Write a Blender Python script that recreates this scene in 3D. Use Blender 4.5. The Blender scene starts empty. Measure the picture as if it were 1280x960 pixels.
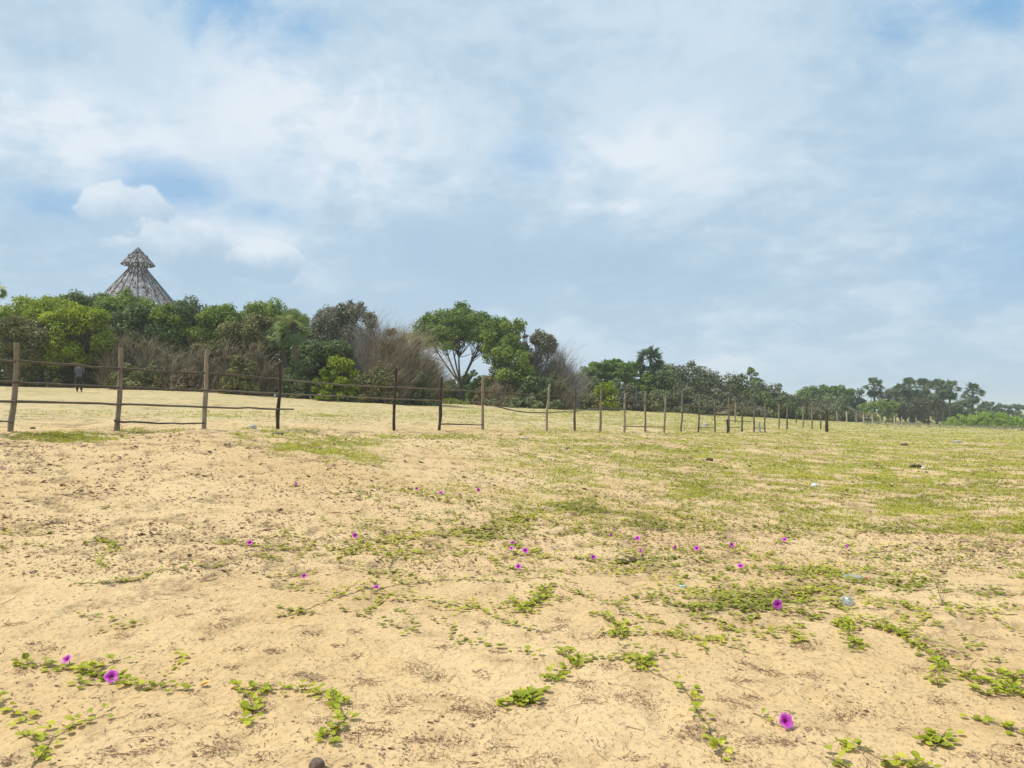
import bpy, math, random
import numpy as np
from mathutils import Vector
R = math.radians
rng = np.random.default_rng(7)
scene = bpy.context.scene
COL = scene.collection

# ------------------------------------------------------------------ camera
CAM_H = 1.6
PITCH = math.atan(32 / 960)
cp, sp = math.cos(PITCH), math.sin(PITCH)

def P(px, py, d):
    """point seen at pixel (px,py) of the 1280x960 photo, at ground distance d ahead"""
    x = (px - 640) / 960; y = -(py - 480) / 960
    Y = cp - sp * y; Z = sp + cp * y
    k = d / Y
    return np.array([x * k, d, CAM_H + Z * k])

cam_d = bpy.data.cameras.new('camera'); cam = bpy.data.objects.new('camera', cam_d)
COL.objects.link(cam); cam.location = (0, 0, CAM_H)
cam.rotation_euler = (math.pi / 2 + PITCH, 0, 0)
cam_d.sensor_width = 36; cam_d.lens = 36 * 960 / 1280
cam_d.clip_start = 0.05; cam_d.clip_end = 9000
scene.camera = cam

# ------------------------------------------------------------------ noise
def _hash(ix, iy, seed):
    h = (ix.astype(np.int64) * 374761393 + iy.astype(np.int64) * 668265263 + seed * 1442695041) & 0xffffffff
    h = ((h ^ (h >> 13)) * 1274126177) & 0xffffffff
    return ((h ^ (h >> 16)) & 0xffff) / 65535.0

def vnoise(x, y, seed=0):
    ix = np.floor(x); iy = np.floor(y); fx = x - ix; fy = y - iy
    ux = fx * fx * fx * (fx * (fx * 6 - 15) + 10); uy = fy * fy * fy * (fy * (fy * 6 - 15) + 10)
    a = _hash(ix, iy, seed); b = _hash(ix + 1, iy, seed); c = _hash(ix, iy + 1, seed); d = _hash(ix + 1, iy + 1, seed)
    return (a * (1 - ux) + b * ux) * (1 - uy) + (c * (1 - ux) + d * ux) * uy

def fbm(x, y, seed=0, octv=4, gain=0.5):
    s = 0; a = 1; t = 0
    for i in range(octv):
        s = s + a * vnoise(x * 2 ** i + 17.3 * i, y * 2 ** i - 9.1 * i, seed + i); t += a; a *= gain
    return s / t

# ------------------------------------------------------------------ terrain
KN = [(-900, 10, 542, 48, 478), (-200, 12, 540, 55, 480), (0, 14.3, 537, 58, 482), (250, 17, 536, 60, 488), (400, 19.5, 536.5, 62, 499),
      (600, 24.5, 537, 75, 506), (750, 29.5, 540, 90, 512), (850, 35, 541, 105, 516), (950, 43, 540, 120, 521),
      (1050, 50, 541, 150, 526), (1150, 50, 544, 190, 530), (1300, 50, 547, 200, 534), (1700, 50, 550, 200, 538)]
_ka = np.array([(k[0] - 640) / 960 for k in KN])
_yf = np.array([k[1] for k in KN], float); _zf = np.array([CAM_H - (k[2] - 512) / 960 * k[1] for k in KN])
_yt = np.array([k[3] for k in KN], float); _zt = np.array([CAM_H - (k[4] - 512) / 960 * k[3] for k in KN])

def ground_z(x, y, fine=True):
    x = np.asarray(x, float); y = np.asarray(y, float)
    yy = np.maximum(y, 0.5)
    a = x / yy
    yf = np.interp(a, _ka, _yf); zf = np.interp(a, _ka, _zf); yt = np.interp(a, _ka, _yt); zt = np.interp(a, _ka, _zt)
    t = np.clip((y - 4.5) / (yf - 4.5), 0, 1)
    z = zf * t ** 1.12
    t2 = np.clip((y - yf) / (yt - yf), 0, 1)
    z = z + (zt - zf) * t2
    far = np.clip((y - 6) / 30, 0, 1)
    if fine is None: return z
    z = z + (fbm(x / 3.1, y / 3.1, 11, 3) - .5) * (0.06 + .10 * far)
    if fine:
        near = np.clip(1.3 - np.hypot(x, y) / 45, 0, 1)
        q = fbm(x / .34, y / .34, 21, 3)
        z = z + near * ((q - .5) * 0.030 - np.clip(.42 - fbm(x / .27 + 50, y / .27, 31, 2), 0, 1) * (.085 + .09 * np.clip((y - 5) / 4, 0, 1)))
    return z

def gpt(px, py):
    """where the view ray of pixel (px,py) meets the ground"""
    lo, hi = 2.0, None
    ds = np.geomspace(2.0, 400, 1500)
    x = (px - 640) / 960; y = -(py - 480) / 960
    Y = cp - sp * y; Z = sp + cp * y
    X = x / Y * ds; Zr = CAM_H + Z / Y * ds
    g = ground_z(X, ds, False)
    i = np.argmax(Zr <= g)
    d = ds[i] if (Zr <= g).any() else 300.
    xx = x / Y * d
    return np.array([xx, d, float(ground_z(xx, d))])

def gat(px, d):
    x = (px - 640) / 960 / cp * d
    return np.array([x, d, float(ground_z(x, d, True))])

def to_px(x, y, z):
    dz = z - CAM_H
    f = y * cp + dz * sp; u = -y * sp + dz * cp
    f = np.maximum(f, .01)
    return 640 + 960 * x / f, 480 - 960 * u / f

# ------------------------------------------------------------------ mesh building
class MB:
    def __init__(s): s.v = []; s.n = 0; s.f = []; s.t = []
    def mesh(s, V, F, tone=.5):
        V = np.asarray(V, float).reshape(-1, 3); F = np.asarray(F, int)
        s.v.append(V); s.f.append(F + s.n); s.n += len(V)
        s.t.append(np.broadcast_to(np.asarray(tone, float), (len(F),)).copy())
    def polys(s, V, tone=.5):
        V = np.asarray(V, float); n, k, _ = V.shape
        s.mesh(V.reshape(-1, 3), np.arange(n * k).reshape(n, k), tone)
    def tube(s, pts, rad, sides=6, tone=.5, cap=True):
        pts = np.asarray(pts, float); m = len(pts)
        rad = np.broadcast_to(np.asarray(rad, float), (m,))
        T = np.gradient(pts, axis=0); T /= np.linalg.norm(T, axis=1)[:, None] + 1e-9
        ref = np.array([0, 0, 1.]) if abs(T[:, 2]).mean() < .8 else np.array([1., 0, 0])
        A = np.cross(T, ref); A /= np.linalg.norm(A, axis=1)[:, None] + 1e-9
        B = np.cross(T, A)
        th = np.arange(sides) * 2 * math.pi / sides
        V = pts[:, None] + rad[:, None, None] * (A[:, None] * np.cos(th)[None, :, None] + B[:, None] * np.sin(th)[None, :, None])
        i = np.arange(m - 1)[:, None] * sides; j = np.arange(sides)[None]; j2 = (j + 1) % sides
        F = np.stack([i + j, i + j2, i + sides + j2, i + sides + j], -1).reshape(-1, 4)
        s.mesh(V, F, tone)
        if cap:
            for ring, p in ((V[0], pts[0]), (V[-1], pts[-1])):
                W = np.vstack([ring, p]); s.mesh(W, [(a, (a + 1) % sides, sides) for a in range(sides)], tone)
    def box(s, c, sz, rot=None, tone=.5, jit=0):
        c = np.asarray(c, float); h = np.asarray(sz, float) / 2
        V = np.array([(x, y, z) for x in (-1, 1) for y in (-1, 1) for z in (-1, 1)]) * h
        if jit: V = V + rng.uniform(-jit, jit, V.shape)
        if rot is not None: V = V @ np.asarray(rot).T
        s.mesh(V + c, [(0, 1, 3, 2), (4, 6, 7, 5), (0, 4, 5, 1), (2, 3, 7, 6), (0, 2, 6, 4), (1, 5, 7, 3)], tone)
    def build(s, name, mat, parent=None, origin=None, smooth=False):
        me = bpy.data.meshes.new(name)
        V = np.concatenate(s.v) if s.v else np.zeros((0, 3))
        o = bpy.data.objects.new(name, me)
        if origin is not None: V = V - np.asarray(origin)[None]
        me.vertices.add(len(V)); me.vertices.foreach_set('co', V.astype(np.float32).ravel())
        lt = np.concatenate([np.full(len(f), f.shape[1]) for f in s.f]) if s.f else np.zeros(0, int)
        lv = np.concatenate([f.ravel() for f in s.f]) if s.f else np.zeros(0, int)
        me.loops.add(len(lv)); me.loops.foreach_set('vertex_index', lv.astype(np.int32))
        me.polygons.add(len(lt))
        me.polygons.foreach_set('loop_start', np.concatenate([[0], np.cumsum(lt)[:-1]]).astype(np.int32))
        me.polygons.foreach_set('loop_total', lt.astype(np.int32))
        me.polygons.foreach_set('use_smooth', np.full(len(lt), bool(smooth)))
        at = me.attributes.new('tone', 'FLOAT', 'FACE'); at.data.foreach_set('value', np.concatenate(s.t).astype(np.float32))
        me.update(); me.validate()
        if mat: me.materials.append(mat)
        COL.objects.link(o)
        if parent is not None: o.parent = parent
        elif origin is not None: o.location = origin
        return o

def tag(o, label=None, cat=None, group=None, kind=None):
    if label: o['label'] = label
    if cat: o['category'] = cat
    if group: o['group'] = group
    if kind: o['kind'] = kind
    return o

def empty(name, loc, label=None, cat=None, group=None):
    o = bpy.data.objects.new(name, None); o.location = tuple(float(c) for c in loc); o.empty_display_size = .2
    COL.objects.link(o); return tag(o, label, cat, group)

# ------------------------------------------------------------------ materials
def new_mat(name):
    m = bpy.data.materials.new(name); m.use_nodes = True
    nt = m.node_tree; nt.nodes.clear()
    return m, nt
def N(nt, typ, **kw):
    n = nt.nodes.new(typ)
    for k, v in kw.items():
        if k in n.inputs: n.inputs[k].default_value = v
        else: setattr(n, k, v)
    return n
def ramp(nt, stops):
    r = nt.nodes.new('ShaderNodeValToRGB'); e = r.color_ramp.elements
    while len(e) > 1: e.remove(e[-1])
    e[0].position = stops[0][0]; e[0].color = (*stops[0][1], 1)
    for p, c in stops[1:]:
        k = e.new(p); k.color = (*c, 1)
    return r
def mixc(nt, f, a, b, mode='MIX'):
    m = nt.nodes.new('ShaderNodeMix'); m.data_type = 'RGBA'; m.blend_type = mode
    for sock, val in ((m.inputs[0], f), (m.inputs[6], a), (m.inputs[7], b)):
        if isinstance(val, (int, float)): sock.default_value = val
        elif isinstance(val, tuple): sock.default_value = (*val, 1)
        else: nt.links.new(val, sock)
    return m.outputs[2]
def math_(nt, op, a, b=None, c=None, clamp=False):
    m = nt.nodes.new('ShaderNodeMath'); m.operation = op; m.use_clamp = clamp
    for i, v in enumerate((a, b, c)):
        if v is None: continue
        if isinstance(v, (int, float)): m.inputs[i].default_value = v
        else: nt.links.new(v, m.inputs[i])
    return m.outputs[0]
def maprange(nt, v, a, b, c=0., d=1., smooth=True):
    m = nt.nodes.new('ShaderNodeMapRange'); m.interpolation_type = 'SMOOTHSTEP' if smooth else 'LINEAR'
    nt.links.new(v, m.inputs[0]); 
    for i, x in enumerate((a, b, c, d)): m.inputs[i + 1].default_value = x
    return m.outputs[0]
def noise(nt, vec, scale, detail=4, rough=.55, dist=0, dim='3D'):
    n = nt.nodes.new('ShaderNodeTexNoise'); n.noise_dimensions = dim
    n.inputs['Scale'].default_value = scale; n.inputs['Detail'].default_value = detail
    n.inputs['Roughness'].default_value = rough; n.inputs['Distortion'].default_value = dist
    if vec is not None: nt.links.new(vec, n.inputs['Vector'])
    return n.outputs['Fac']

def leaf_mat(name, dark, mid, light, trans=.3, patch=.45, psc=.6, rough=.6):
    m, nt = new_mat(name)
    at = N(nt, 'ShaderNodeAttribute', attribute_name='tone')
    tc = N(nt, 'ShaderNodeTexCoord')
    nz = noise(nt, tc.outputs['Object'], psc, 3)
    v = math_(nt, 'ADD', math_(nt, 'MULTIPLY', at.outputs['Fac'], 1 - patch), math_(nt, 'MULTIPLY', maprange(nt, nz, .3, .7), patch))
    r = ramp(nt, [(0, dark), (.5, mid), (1, light)]); nt.links.new(v, r.inputs[0])
    pb = N(nt, 'ShaderNodeBsdfPrincipled', Roughness=rough); pb.inputs['Specular IOR Level'].default_value = .25
    nt.links.new(r.outputs[0], pb.inputs['Base Color'])
    tr = N(nt, 'ShaderNodeBsdfTranslucent'); nt.links.new(r.outputs[0], tr.inputs['Color'])
    mx = N(nt, 'ShaderNodeMixShader'); mx.inputs[0].default_value = trans
    nt.links.new(pb.outputs[0], mx.inputs[1]); nt.links.new(tr.outputs[0], mx.inputs[2])
    out = N(nt, 'ShaderNodeOutputMaterial'); nt.links.new(mx.outputs[0], out.inputs[0])
    return m

def wood_mat(name, a, b, sc=6, stretch=(1, 1, .15), rough=.85, bump=.3, toned=False):
    m, nt = new_mat(name)
    tc = N(nt, 'ShaderNodeTexCoord'); mp = N(nt, 'ShaderNodeMapping'); mp.inputs['Scale'].default_value = stretch
    nt.links.new(tc.outputs['Object'], mp.inputs[0])
    f = noise(nt, mp.outputs[0], sc, 5, .65)
    f2 = noise(nt, tc.outputs['Object'], sc * .25, 2)
    v = math_(nt, 'ADD', math_(nt, 'MULTIPLY', maprange(nt, f, .3, .7), .6), math_(nt, 'MULTIPLY', maprange(nt, f2, .35, .65), .4))
    if toned:
        at = N(nt, 'ShaderNodeAttribute', attribute_name='tone')
        v = math_(nt, 'ADD', math_(nt, 'MULTIPLY', v, .45), math_(nt, 'MULTIPLY', at.outputs['Fac'], .55))
    r = ramp(nt, [(0, a), (1, b)]); nt.links.new(v, r.inputs[0])
    pb = N(nt, 'ShaderNodeBsdfPrincipled', Roughness=rough); pb.inputs['Specular IOR Level'].default_value = .2
    nt.links.new(r.outputs[0], pb.inputs['Base Color'])
    bp = N(nt, 'ShaderNodeBump'); bp.inputs['Strength'].default_value = bump; bp.inputs['Distance'].default_value = .01
    nt.links.new(f, bp.inputs['Height']); nt.links.new(bp.outputs[0], pb.inputs['Normal'])
    out = N(nt, 'ShaderNodeOutputMaterial'); nt.links.new(pb.outputs[0], out.inputs[0])
    return m

M = {}
M['bright'] = leaf_mat('leaf_bright', (0.142, 0.207, 0.017), (0.285, 0.362, 0.022), (0.512, 0.569, 0.038), .35)
M['green'] = leaf_mat('leaf_green', (0.105, 0.162, 0.038), (0.207, 0.286, 0.052), (0.413, 0.476, 0.072), .3)
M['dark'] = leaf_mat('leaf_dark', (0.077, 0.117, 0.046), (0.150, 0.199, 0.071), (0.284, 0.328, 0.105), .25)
M['tree'] = leaf_mat('leaf_crown', (0.069, 0.125, 0.027), (0.161, 0.242, 0.048), (0.298, 0.383, 0.070), .3)
M['grey'] = leaf_mat('leaf_greygreen', (0.116, 0.118, 0.071), (0.198, 0.197, 0.126), (0.331, 0.315, 0.221), .2)
M['olive'] = leaf_mat('leaf_olive', (0.117, 0.118, 0.044), (0.204, 0.200, 0.070), (0.350, 0.323, 0.129), .25)
M['brownleaf'] = leaf_mat('leaf_dry', (0.137, 0.099, 0.057), (0.229, 0.174, 0.100), (0.381, 0.302, 0.185), .2)
M['hill'] = leaf_mat('leaf_hill', (0.086, 0.100, 0.052), (0.157, 0.172, 0.082), (0.251, 0.253, 0.137), .2)
M['palm'] = leaf_mat('leaf_palm', (0.091, 0.151, 0.054), (0.204, 0.281, 0.097), (0.454, 0.497, 0.216), .25, .2)
M['palmfar'] = leaf_mat('leaf_palm_far', (0.060, 0.102, 0.051), (0.111, 0.162, 0.076), (0.187, 0.238, 0.119), .25, .2)
M['mound'] = leaf_mat('leaf_mound', (0.155, 0.240, 0.040), (0.278, 0.400, 0.059), (0.462, 0.586, 0.107), .3)
M['pale'] = leaf_mat('leaf_pale', (0.140, 0.168, 0.084), (0.238, 0.280, 0.126), (0.378, 0.406, 0.210), .25)
M['vine'] = leaf_mat('vine_leaf', (0.168, 0.205, 0.020), (0.336, 0.384, 0.026), (0.670, 0.638, 0.074), .35, .2, 3)
M['vinemid'] = leaf_mat('vine_mass_leaf', (0.172, 0.171, 0.038), (0.325, 0.344, 0.043), (0.603, 0.555, 0.077), .3, .5, .8)
M['grass'] = leaf_mat('grass_blade', (0.277, 0.272, 0.050), (0.447, 0.456, 0.058), (0.724, 0.661, 0.117), .35, .5, .4)
M['drygrass'] = leaf_mat('dry_blade', (0.178, 0.149, 0.059), (0.327, 0.283, 0.119), (0.535, 0.461, 0.238), .3, .5, .4)
M['litter'] = leaf_mat('litter', (0.152, 0.088, 0.052), (0.304, 0.187, 0.114), (0.565, 0.354, 0.228), .05, .3, 2)
M['twig'] = wood_mat('twig_bark', (.13, .10, .06), (.43, .355, .235), 4, toned=True)
M['greytwig'] = wood_mat('grey_twig_bark', (.17, .155, .135), (.46, .42, .38), 4, toned=True)
M['bark'] = wood_mat('bark', (.06, .048, .036), (.16, .135, .11), 5)
M['vstem'] = wood_mat('vine_stem', (.14, .10, .05), (.28, .23, .12), 20)

# fence wood: pale bleached heads, dark below
def post_mat(name, low, high, z0, z1):
    m, nt = new_mat(name)
    tc = N(nt, 'ShaderNodeTexCoord'); mp = N(nt, 'ShaderNodeMapping'); mp.inputs['Scale'].default_value = (1, 1, .12)
    nt.links.new(tc.outputs['Object'], mp.inputs[0])
    f = noise(nt, mp.outputs[0], 28, 5, .7)
    f2 = noise(nt, tc.outputs['Object'], 3.5, 3)
    r = ramp(nt, [(.25, low), (.75, high)])
    oi = N(nt, 'ShaderNodeObjectInfo')
    v = math_(nt, 'ADD', math_(nt, 'MULTIPLY', f, .5), math_(nt, 'MULTIPLY', f2, .5))
    v = math_(nt, 'ADD', v, math_(nt, 'MULTIPLY', math_(nt, 'SUBTRACT', oi.outputs['Random'], .5), .35))
    nt.links.new(v, r.inputs[0])
    pb = N(nt, 'ShaderNodeBsdfPrincipled', Roughness=.85); pb.inputs['Specular IOR Level'].default_value = .2
    nt.links.new(r.outputs[0], pb.inputs['Base Color'])
    bp = N(nt, 'ShaderNodeBump'); bp.inputs['Strength'].default_value = .6; bp.inputs['Distance'].default_value = .01
    nt.links.new(f, bp.inputs['Height']); nt.links.new(bp.outputs[0], pb.inputs['Normal'])
    out = N(nt, 'ShaderNodeOutputMaterial'); nt.links.new(pb.outputs[0], out.inputs[0])
    return m
M['post_pale'] = post_mat('post_pale_wood', (.085, .068, .05), (.36, .30, .215), 0, 1)
M['post_dark'] = post_mat('post_dark_wood', (.045, .034, .026), (.13, .10, .075), 0, 1)
M['post_far'] = post_mat('post_bleached_wood', (.28, .24, .18), (.60, .54, .43), 0, 1)
M['rail'] = post_mat('rail_wood', (.065, .052, .04), (.20, .165, .125), 0, 1)
M['roof'] = wood_mat('weathered_timber', (.15, .145, .15), (.42, .40, .405), 3, toned=True)
M['roofdark'] = wood_mat('weathered_timber_dark', (.05, .043, .04), (.12, .105, .098), 3)

def plain(name, c, rough=.6, c2=None, sc=30, trans=0, spec=.4):
    m, nt = new_mat(name)
    tc = N(nt, 'ShaderNodeTexCoord')
    f = noise(nt, tc.outputs['Object'], sc, 3)
    col = mixc(nt, maprange(nt, f, .3, .7), c, c2 or tuple(x * .75 for x in c))
    pb = N(nt, 'ShaderNodeBsdfPrincipled', Roughness=rough); pb.inputs['Specular IOR Level'].default_value = spec
    nt.links.new(col, pb.inputs['Base Color']); pb.inputs['Transmission Weight'].default_value = trans
    out = N(nt, 'ShaderNodeOutputMaterial'); nt.links.new(pb.outputs[0], out.inputs[0])
    return m
M['shirt'] = plain('pale_grey_shirt_cloth', (.09, .10, .125), .8, (.065, .075, .095), 8)
M['trousers'] = plain('black_cloth', (.015, .016, .02), .8)
M['skin'] = plain('brown_skin', (.16, .085, .055), .55)
M['hair'] = plain('black_hair', (.012, .010, .010), .5)
M['white'] = plain('white_plastic', (.75, .77, .78), .4)
M['clear'] = plain('clear_plastic', (.85, .92, .92), .15, (.75, .85, .85), 20, .75)
M['red'] = plain('red_plastic', (.6, .05, .03), .4)
M['cyan'] = plain('pale_cyan_plastic', (.35, .62, .62), .4)
M['stone'] = plain('dark_stone', (.20, .145, .11), .85, (.10, .07, .05), 60)
M['palestone'] = plain('pale_stone', (.5, .48, .44), .8, (.35, .33, .30), 12)
M['husk'] = wood_mat('dry_husk', (.05, .036, .025), (.15, .11, .07), 20)
M['yellowleaf'] = plain('yellow_leaf', (.72, .42, .04), .5, (.6, .3, .03), 30)
def petal_mat():
    m, nt = new_mat('magenta_petal')
    at = N(nt, 'ShaderNodeAttribute', attribute_name='tone')
    r = ramp(nt, [(0, (.24, .006, .20)), (.45, (.62, .04, .54)), (1, (.86, .30, .82))]); nt.links.new(at.outputs['Fac'], r.inputs[0])
    pb = N(nt, 'ShaderNodeBsdfPrincipled', Roughness=.5); nt.links.new(r.outputs[0], pb.inputs['Base Color'])
    tr = N(nt, 'ShaderNodeBsdfTranslucent'); nt.links.new(r.outputs[0], tr.inputs['Color'])
    mx = N(nt, 'ShaderNodeMixShader'); mx.inputs[0].default_value = .35
    nt.links.new(pb.outputs[0], mx.inputs[1]); nt.links.new(tr.outputs[0], mx.inputs[2])
    out = N(nt, 'ShaderNodeOutputMaterial'); nt.links.new(mx.outputs[0], out.inputs[0]); return m
M['petal'] = petal_mat()

# ------------------------------------------------------------------ cover masks (world blobs, listed where the photo shows them)
GRASS = [(80, 546, 70, 6, .8), (200, 538, 60, 4, .4), (330, 541, 60, 7, .8), (400, 558, 85, 12, .95), (440, 572, 50, 9, .6), (620, 586, 60, 6, .35),
         (540, 546, 100, 4, .5), (700, 551, 80, 5, .7), (790, 561, 70, 6, .9), (860, 563, 50, 6, .9), (900, 550, 120, 5, .7), (640, 541, 60, 4, .5),
         (870, 606, 80, 10, .75), (937, 603, 15, 5, 1), (840, 617, 70, 7, .6), (1050, 555, 150, 8, .7), (1180, 560, 120, 10, .8), (1250, 612, 90, 14, .7),
         (1245, 654, 60, 15, 1.0), (1170, 635, 50, 9, .85), (1090, 640, 90, 8, .5), (1000, 632, 90, 12, .6), (1130, 606, 150, 16, .45), (1020, 585, 150, 14, .5),
         (980, 523, 130, 7, 1.), (760, 516, 150, 5, .7), (600, 513, 60, 3, .8), (1150, 541, 170, 8, .95), (90, 478, 70, 5, .8), (60, 490, 50, 4, .5), (430, 519, 60, 3, .5),
         (280, 520, 50, 4, .5), (1040, 660, 90, 10, .35), (720, 525, 120, 4, .6), (880, 530, 100, 5, .8), (-200, 520, 150, 10, .5), (1420, 600, 120, 60, .7), (1650, 600, 150, 60, .7), (560, 528, 60, 4, .4), (180, 500, 60, 3, .35)]
VINES = [(510, 682, 60, 11, .55), (440, 677, 45, 4, .7), (590, 668, 60, 9, .7), (660, 655, 70, 12, .85), (725, 640, 60, 11, .9), (785, 645, 50, 10, .6), (745, 662, 80, 9, .7), (815, 716, 45, 10, .95),
         (860, 710, 50, 6, .7), (925, 752, 60, 13, .85), (880, 765, 35, 5, .7), (988, 744, 40, 13, .7), (1022, 728, 50, 14, .6), (955, 702, 60, 12, .55), (1008, 712, 50, 9, .7), (1062, 738, 60, 10, .5),
         (1110, 718, 60, 6, .5), (1135, 760, 70, 4, .5), (1205, 765, 60, 5, .6), (996, 772, 35, 7, .6), (797, 731, 25, 8, .9), (1240, 742, 50, 7, .5), (1015, 663, 60, 8, .5), (1120, 662, 80, 8, .45), (900, 690, 60, 8, .4),
         (700, 690, 60, 8, .3), (560, 745, 60, 7, .25), (650, 718, 50, 5, .3), (740, 718, 40, 4, .55), (840, 640, 80, 12, .45), (930, 655, 80, 10, .45), (500, 615, 70, 6, .3), (610, 620, 60, 5, .35), (680, 612, 60, 5, .4),
         (1185, 690, 60, 8, .4), (1090, 690, 60, 6, .3), (1400, 720, 80, 40, .5), (730, 675, 50, 9, .4)]
def blobs(px, py, L):
    c = np.zeros_like(px)
    for (bx, by, rx, ry, w) in L:
        d = np.sqrt(((px - bx) / rx) ** 2 + ((py - by) / ry) ** 2)
        c = np.maximum(c, w * np.clip(1.45 - d, 0, 1))
    return c
def grass_mask(x, y):
    z = ground_z(x, y, False); px, py = to_px(x, y, z)
    d = np.where(y > .5, blobs(px, py, GRASS), .3)
    n = .45 * fbm(x / 1.1, y / 1.1, 51, 4) + .55 * fbm(x / .38, y / .38, 57, 4)
    base = np.clip((px - 560) / 500, 0, 1) * np.clip((700 - py) / 130, 0, 1) * .58 + np.clip((527 - py) / 6, 0, 1) * .17 + np.clip((680 - py) / 80, 0, 1) * np.clip((px - 100) / 600, .08, 1) * .24
    return np.clip(np.maximum(d, base) * (0.25 + 1.5 * np.clip((n - .38) * 3.4, 0, 1)), 0, 1)
def vine_mask(x, y):
    z = ground_z(x, y, False); px, py = to_px(x, y, z)
    d = np.where(y > .5, blobs(px, py, VINES), .1)
    n = fbm(x / .45, y / .45, 71, 4)
    return np.clip(d * np.clip((n - .34) * 4.5, 0, 1.2), 0, 1)

# ------------------------------------------------------------------ ground sheet
def build_ground():
    an = np.concatenate([np.linspace(-180, -56, 62, endpoint=False), np.linspace(-56, -38, 70, endpoint=False), np.linspace(-38, 38, 1000, endpoint=False), np.linspace(38, 56, 70, endpoint=False), np.linspace(56, 180, 63)[:-1]])
    rr = np.concatenate([[.02, .5, 1.2], np.geomspace(2.0, 60, 660), np.geomspace(61, 400, 120), np.geomspace(420, 4500, 24)])
    A, RR = np.meshgrid(np.radians(an), rr)
    X = np.sin(A) * RR; Y = np.cos(A) * RR
    Z = ground_z(X, Y)
    m, n = X.shape
    V = np.stack([X, Y, Z], -1).reshape(-1, 3)
    i = np.arange(m - 1)[:, None] * n; j = np.arange(n)[None]; j2 = (j + 1) % n
    F = np.stack([i + j, i + j2, i + n + j2, i + n + j], -1).reshape(-1, 4)
    mb = MB(); mb.mesh(V, F)
    m_, nt = new_mat('sand')
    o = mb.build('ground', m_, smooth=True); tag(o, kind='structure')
    me = o.data
    g = grass_mask(V[:, 0], V[:, 1]); v = vine_mask(V[:, 0], V[:, 1])
    vx, vy = V[:, 0], V[:, 1]
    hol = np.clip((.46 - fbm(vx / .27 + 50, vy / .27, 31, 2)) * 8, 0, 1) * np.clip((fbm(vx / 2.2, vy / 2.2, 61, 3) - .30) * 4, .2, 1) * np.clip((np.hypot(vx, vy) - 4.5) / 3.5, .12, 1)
    av_ = vx / np.maximum(vy, .5); yfv = np.interp(av_, _ka, _yf)
    bey = np.clip((vy - yfv * 1.02) / (yfv * .25), 0, 1)
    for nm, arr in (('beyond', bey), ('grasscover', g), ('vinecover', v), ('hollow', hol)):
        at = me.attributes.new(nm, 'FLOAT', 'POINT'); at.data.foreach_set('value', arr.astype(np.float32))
    tc = N(nt, 'ShaderNodeTexCoord'); oc = tc.outputs['Object']
    ag = N(nt, 'ShaderNodeAttribute', attribute_name='grasscover'); av = N(nt, 'ShaderNodeAttribute', attribute_name='vinecover')
    big = noise(nt, oc, .35, 4); med = noise(nt, oc, 3.2, 5, .6); fine = noise(nt, oc, 45, 4, .7); grain = noise(nt, oc, 320, 2, .7)
    c = mixc(nt, maprange(nt, big, .3, .7), (.58, .396, .190), (.68, .49, .262))
    c = mixc(nt, math_(nt, 'MULTIPLY', maprange(nt, med, .5, .72), .6), c, (.39, .25, .115))
    c = mixc(nt, math_(nt, 'MULTIPLY', maprange(nt, fine, .52, .75), .5), c, (.28, .185, .095))
    c = mixc(nt, math_(nt, 'MULTIPLY', maprange(nt, grain, .3, .7), .18), c, (.68, .52, .31))
    ab = N(nt, 'ShaderNodeAttribute', attribute_name='beyond')
    c = mixc(nt, math_(nt, 'MULTIPLY', ab.outputs['Fac'], math_(nt, 'ADD', .1, math_(nt, 'MULTIPLY', maprange(nt, noise(nt, oc, .9, 5, .65), .35, .6), .75))), c, (.50, .43, .23))
    # organic dust, dark crumbs
    cr = noise(nt, oc, 14, 5, .75, .5); crm = noise(nt, oc, 1.1, 3)
    f = math_(nt, 'MULTIPLY', maprange(nt, cr, .57, .66), maprange(nt, crm, .38, .58))
    c = mixc(nt, math_(nt, 'MULTIPLY', f, .65), c, (.20, .13, .075))
    # dull dead ground cover + green where grass grows
    gn = noise(nt, oc, 9, 5, .7)
    ge = maprange(nt, math_(nt, 'ADD', ag.outputs['Fac'], math_(nt, 'MULTIPLY', math_(nt, 'SUBTRACT', gn, .5), 1.3)), .08, .58)
    gc = mixc(nt, maprange(nt, noise(nt, oc, 1.7, 4), .35, .65), (.42, .345, .17), (.34, .31, .11))
    gc = mixc(nt, maprange(nt, ag.outputs['Fac'], .45, .95), gc, (.29, .31, .06))
    c = mixc(nt, math_(nt, 'MULTIPLY', ge, .62), c, gc)
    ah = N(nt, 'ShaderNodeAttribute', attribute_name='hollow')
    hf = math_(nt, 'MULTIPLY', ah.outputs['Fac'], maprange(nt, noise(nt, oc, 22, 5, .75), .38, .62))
    c = mixc(nt, math_(nt, 'MULTIPLY', hf, .95), c, (.21, .14, .075))  # hollows tinted brown: gathered litter, plus dimple shade put into the colour
    ve = maprange(nt, math_(nt, 'ADD', av.outputs['Fac'], math_(nt, 'MULTIPLY', math_(nt, 'SUBTRACT', gn, .5), 1.2)), .3, .8)
    c = mixc(nt, math_(nt, 'MULTIPLY', ve, .55), c, (.22, .17, .07))
    pb = N(nt, 'ShaderNodeBsdfPrincipled', Roughness=.95); pb.inputs['Specular IOR Level'].default_value = .15
    nt.links.new(c, pb.inputs['Base Color'])
    b1 = N(nt, 'ShaderNodeBump'); b1.inputs['Strength'].default_value = .7; b1.inputs['Distance'].default_value = .045
    h = math_(nt, 'ADD', math_(nt, 'ADD', noise(nt, oc, 9, 6, .66), math_(nt, 'MULTIPLY', maprange(nt, noise(nt, oc, 26, 3, .5), .30, .5), .35)), math_(nt, 'MULTIPLY', grain, .05))
    nt.links.new(h, b1.inputs['Height']); nt.links.new(b1.outputs[0], pb.inputs['Normal'])
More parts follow.
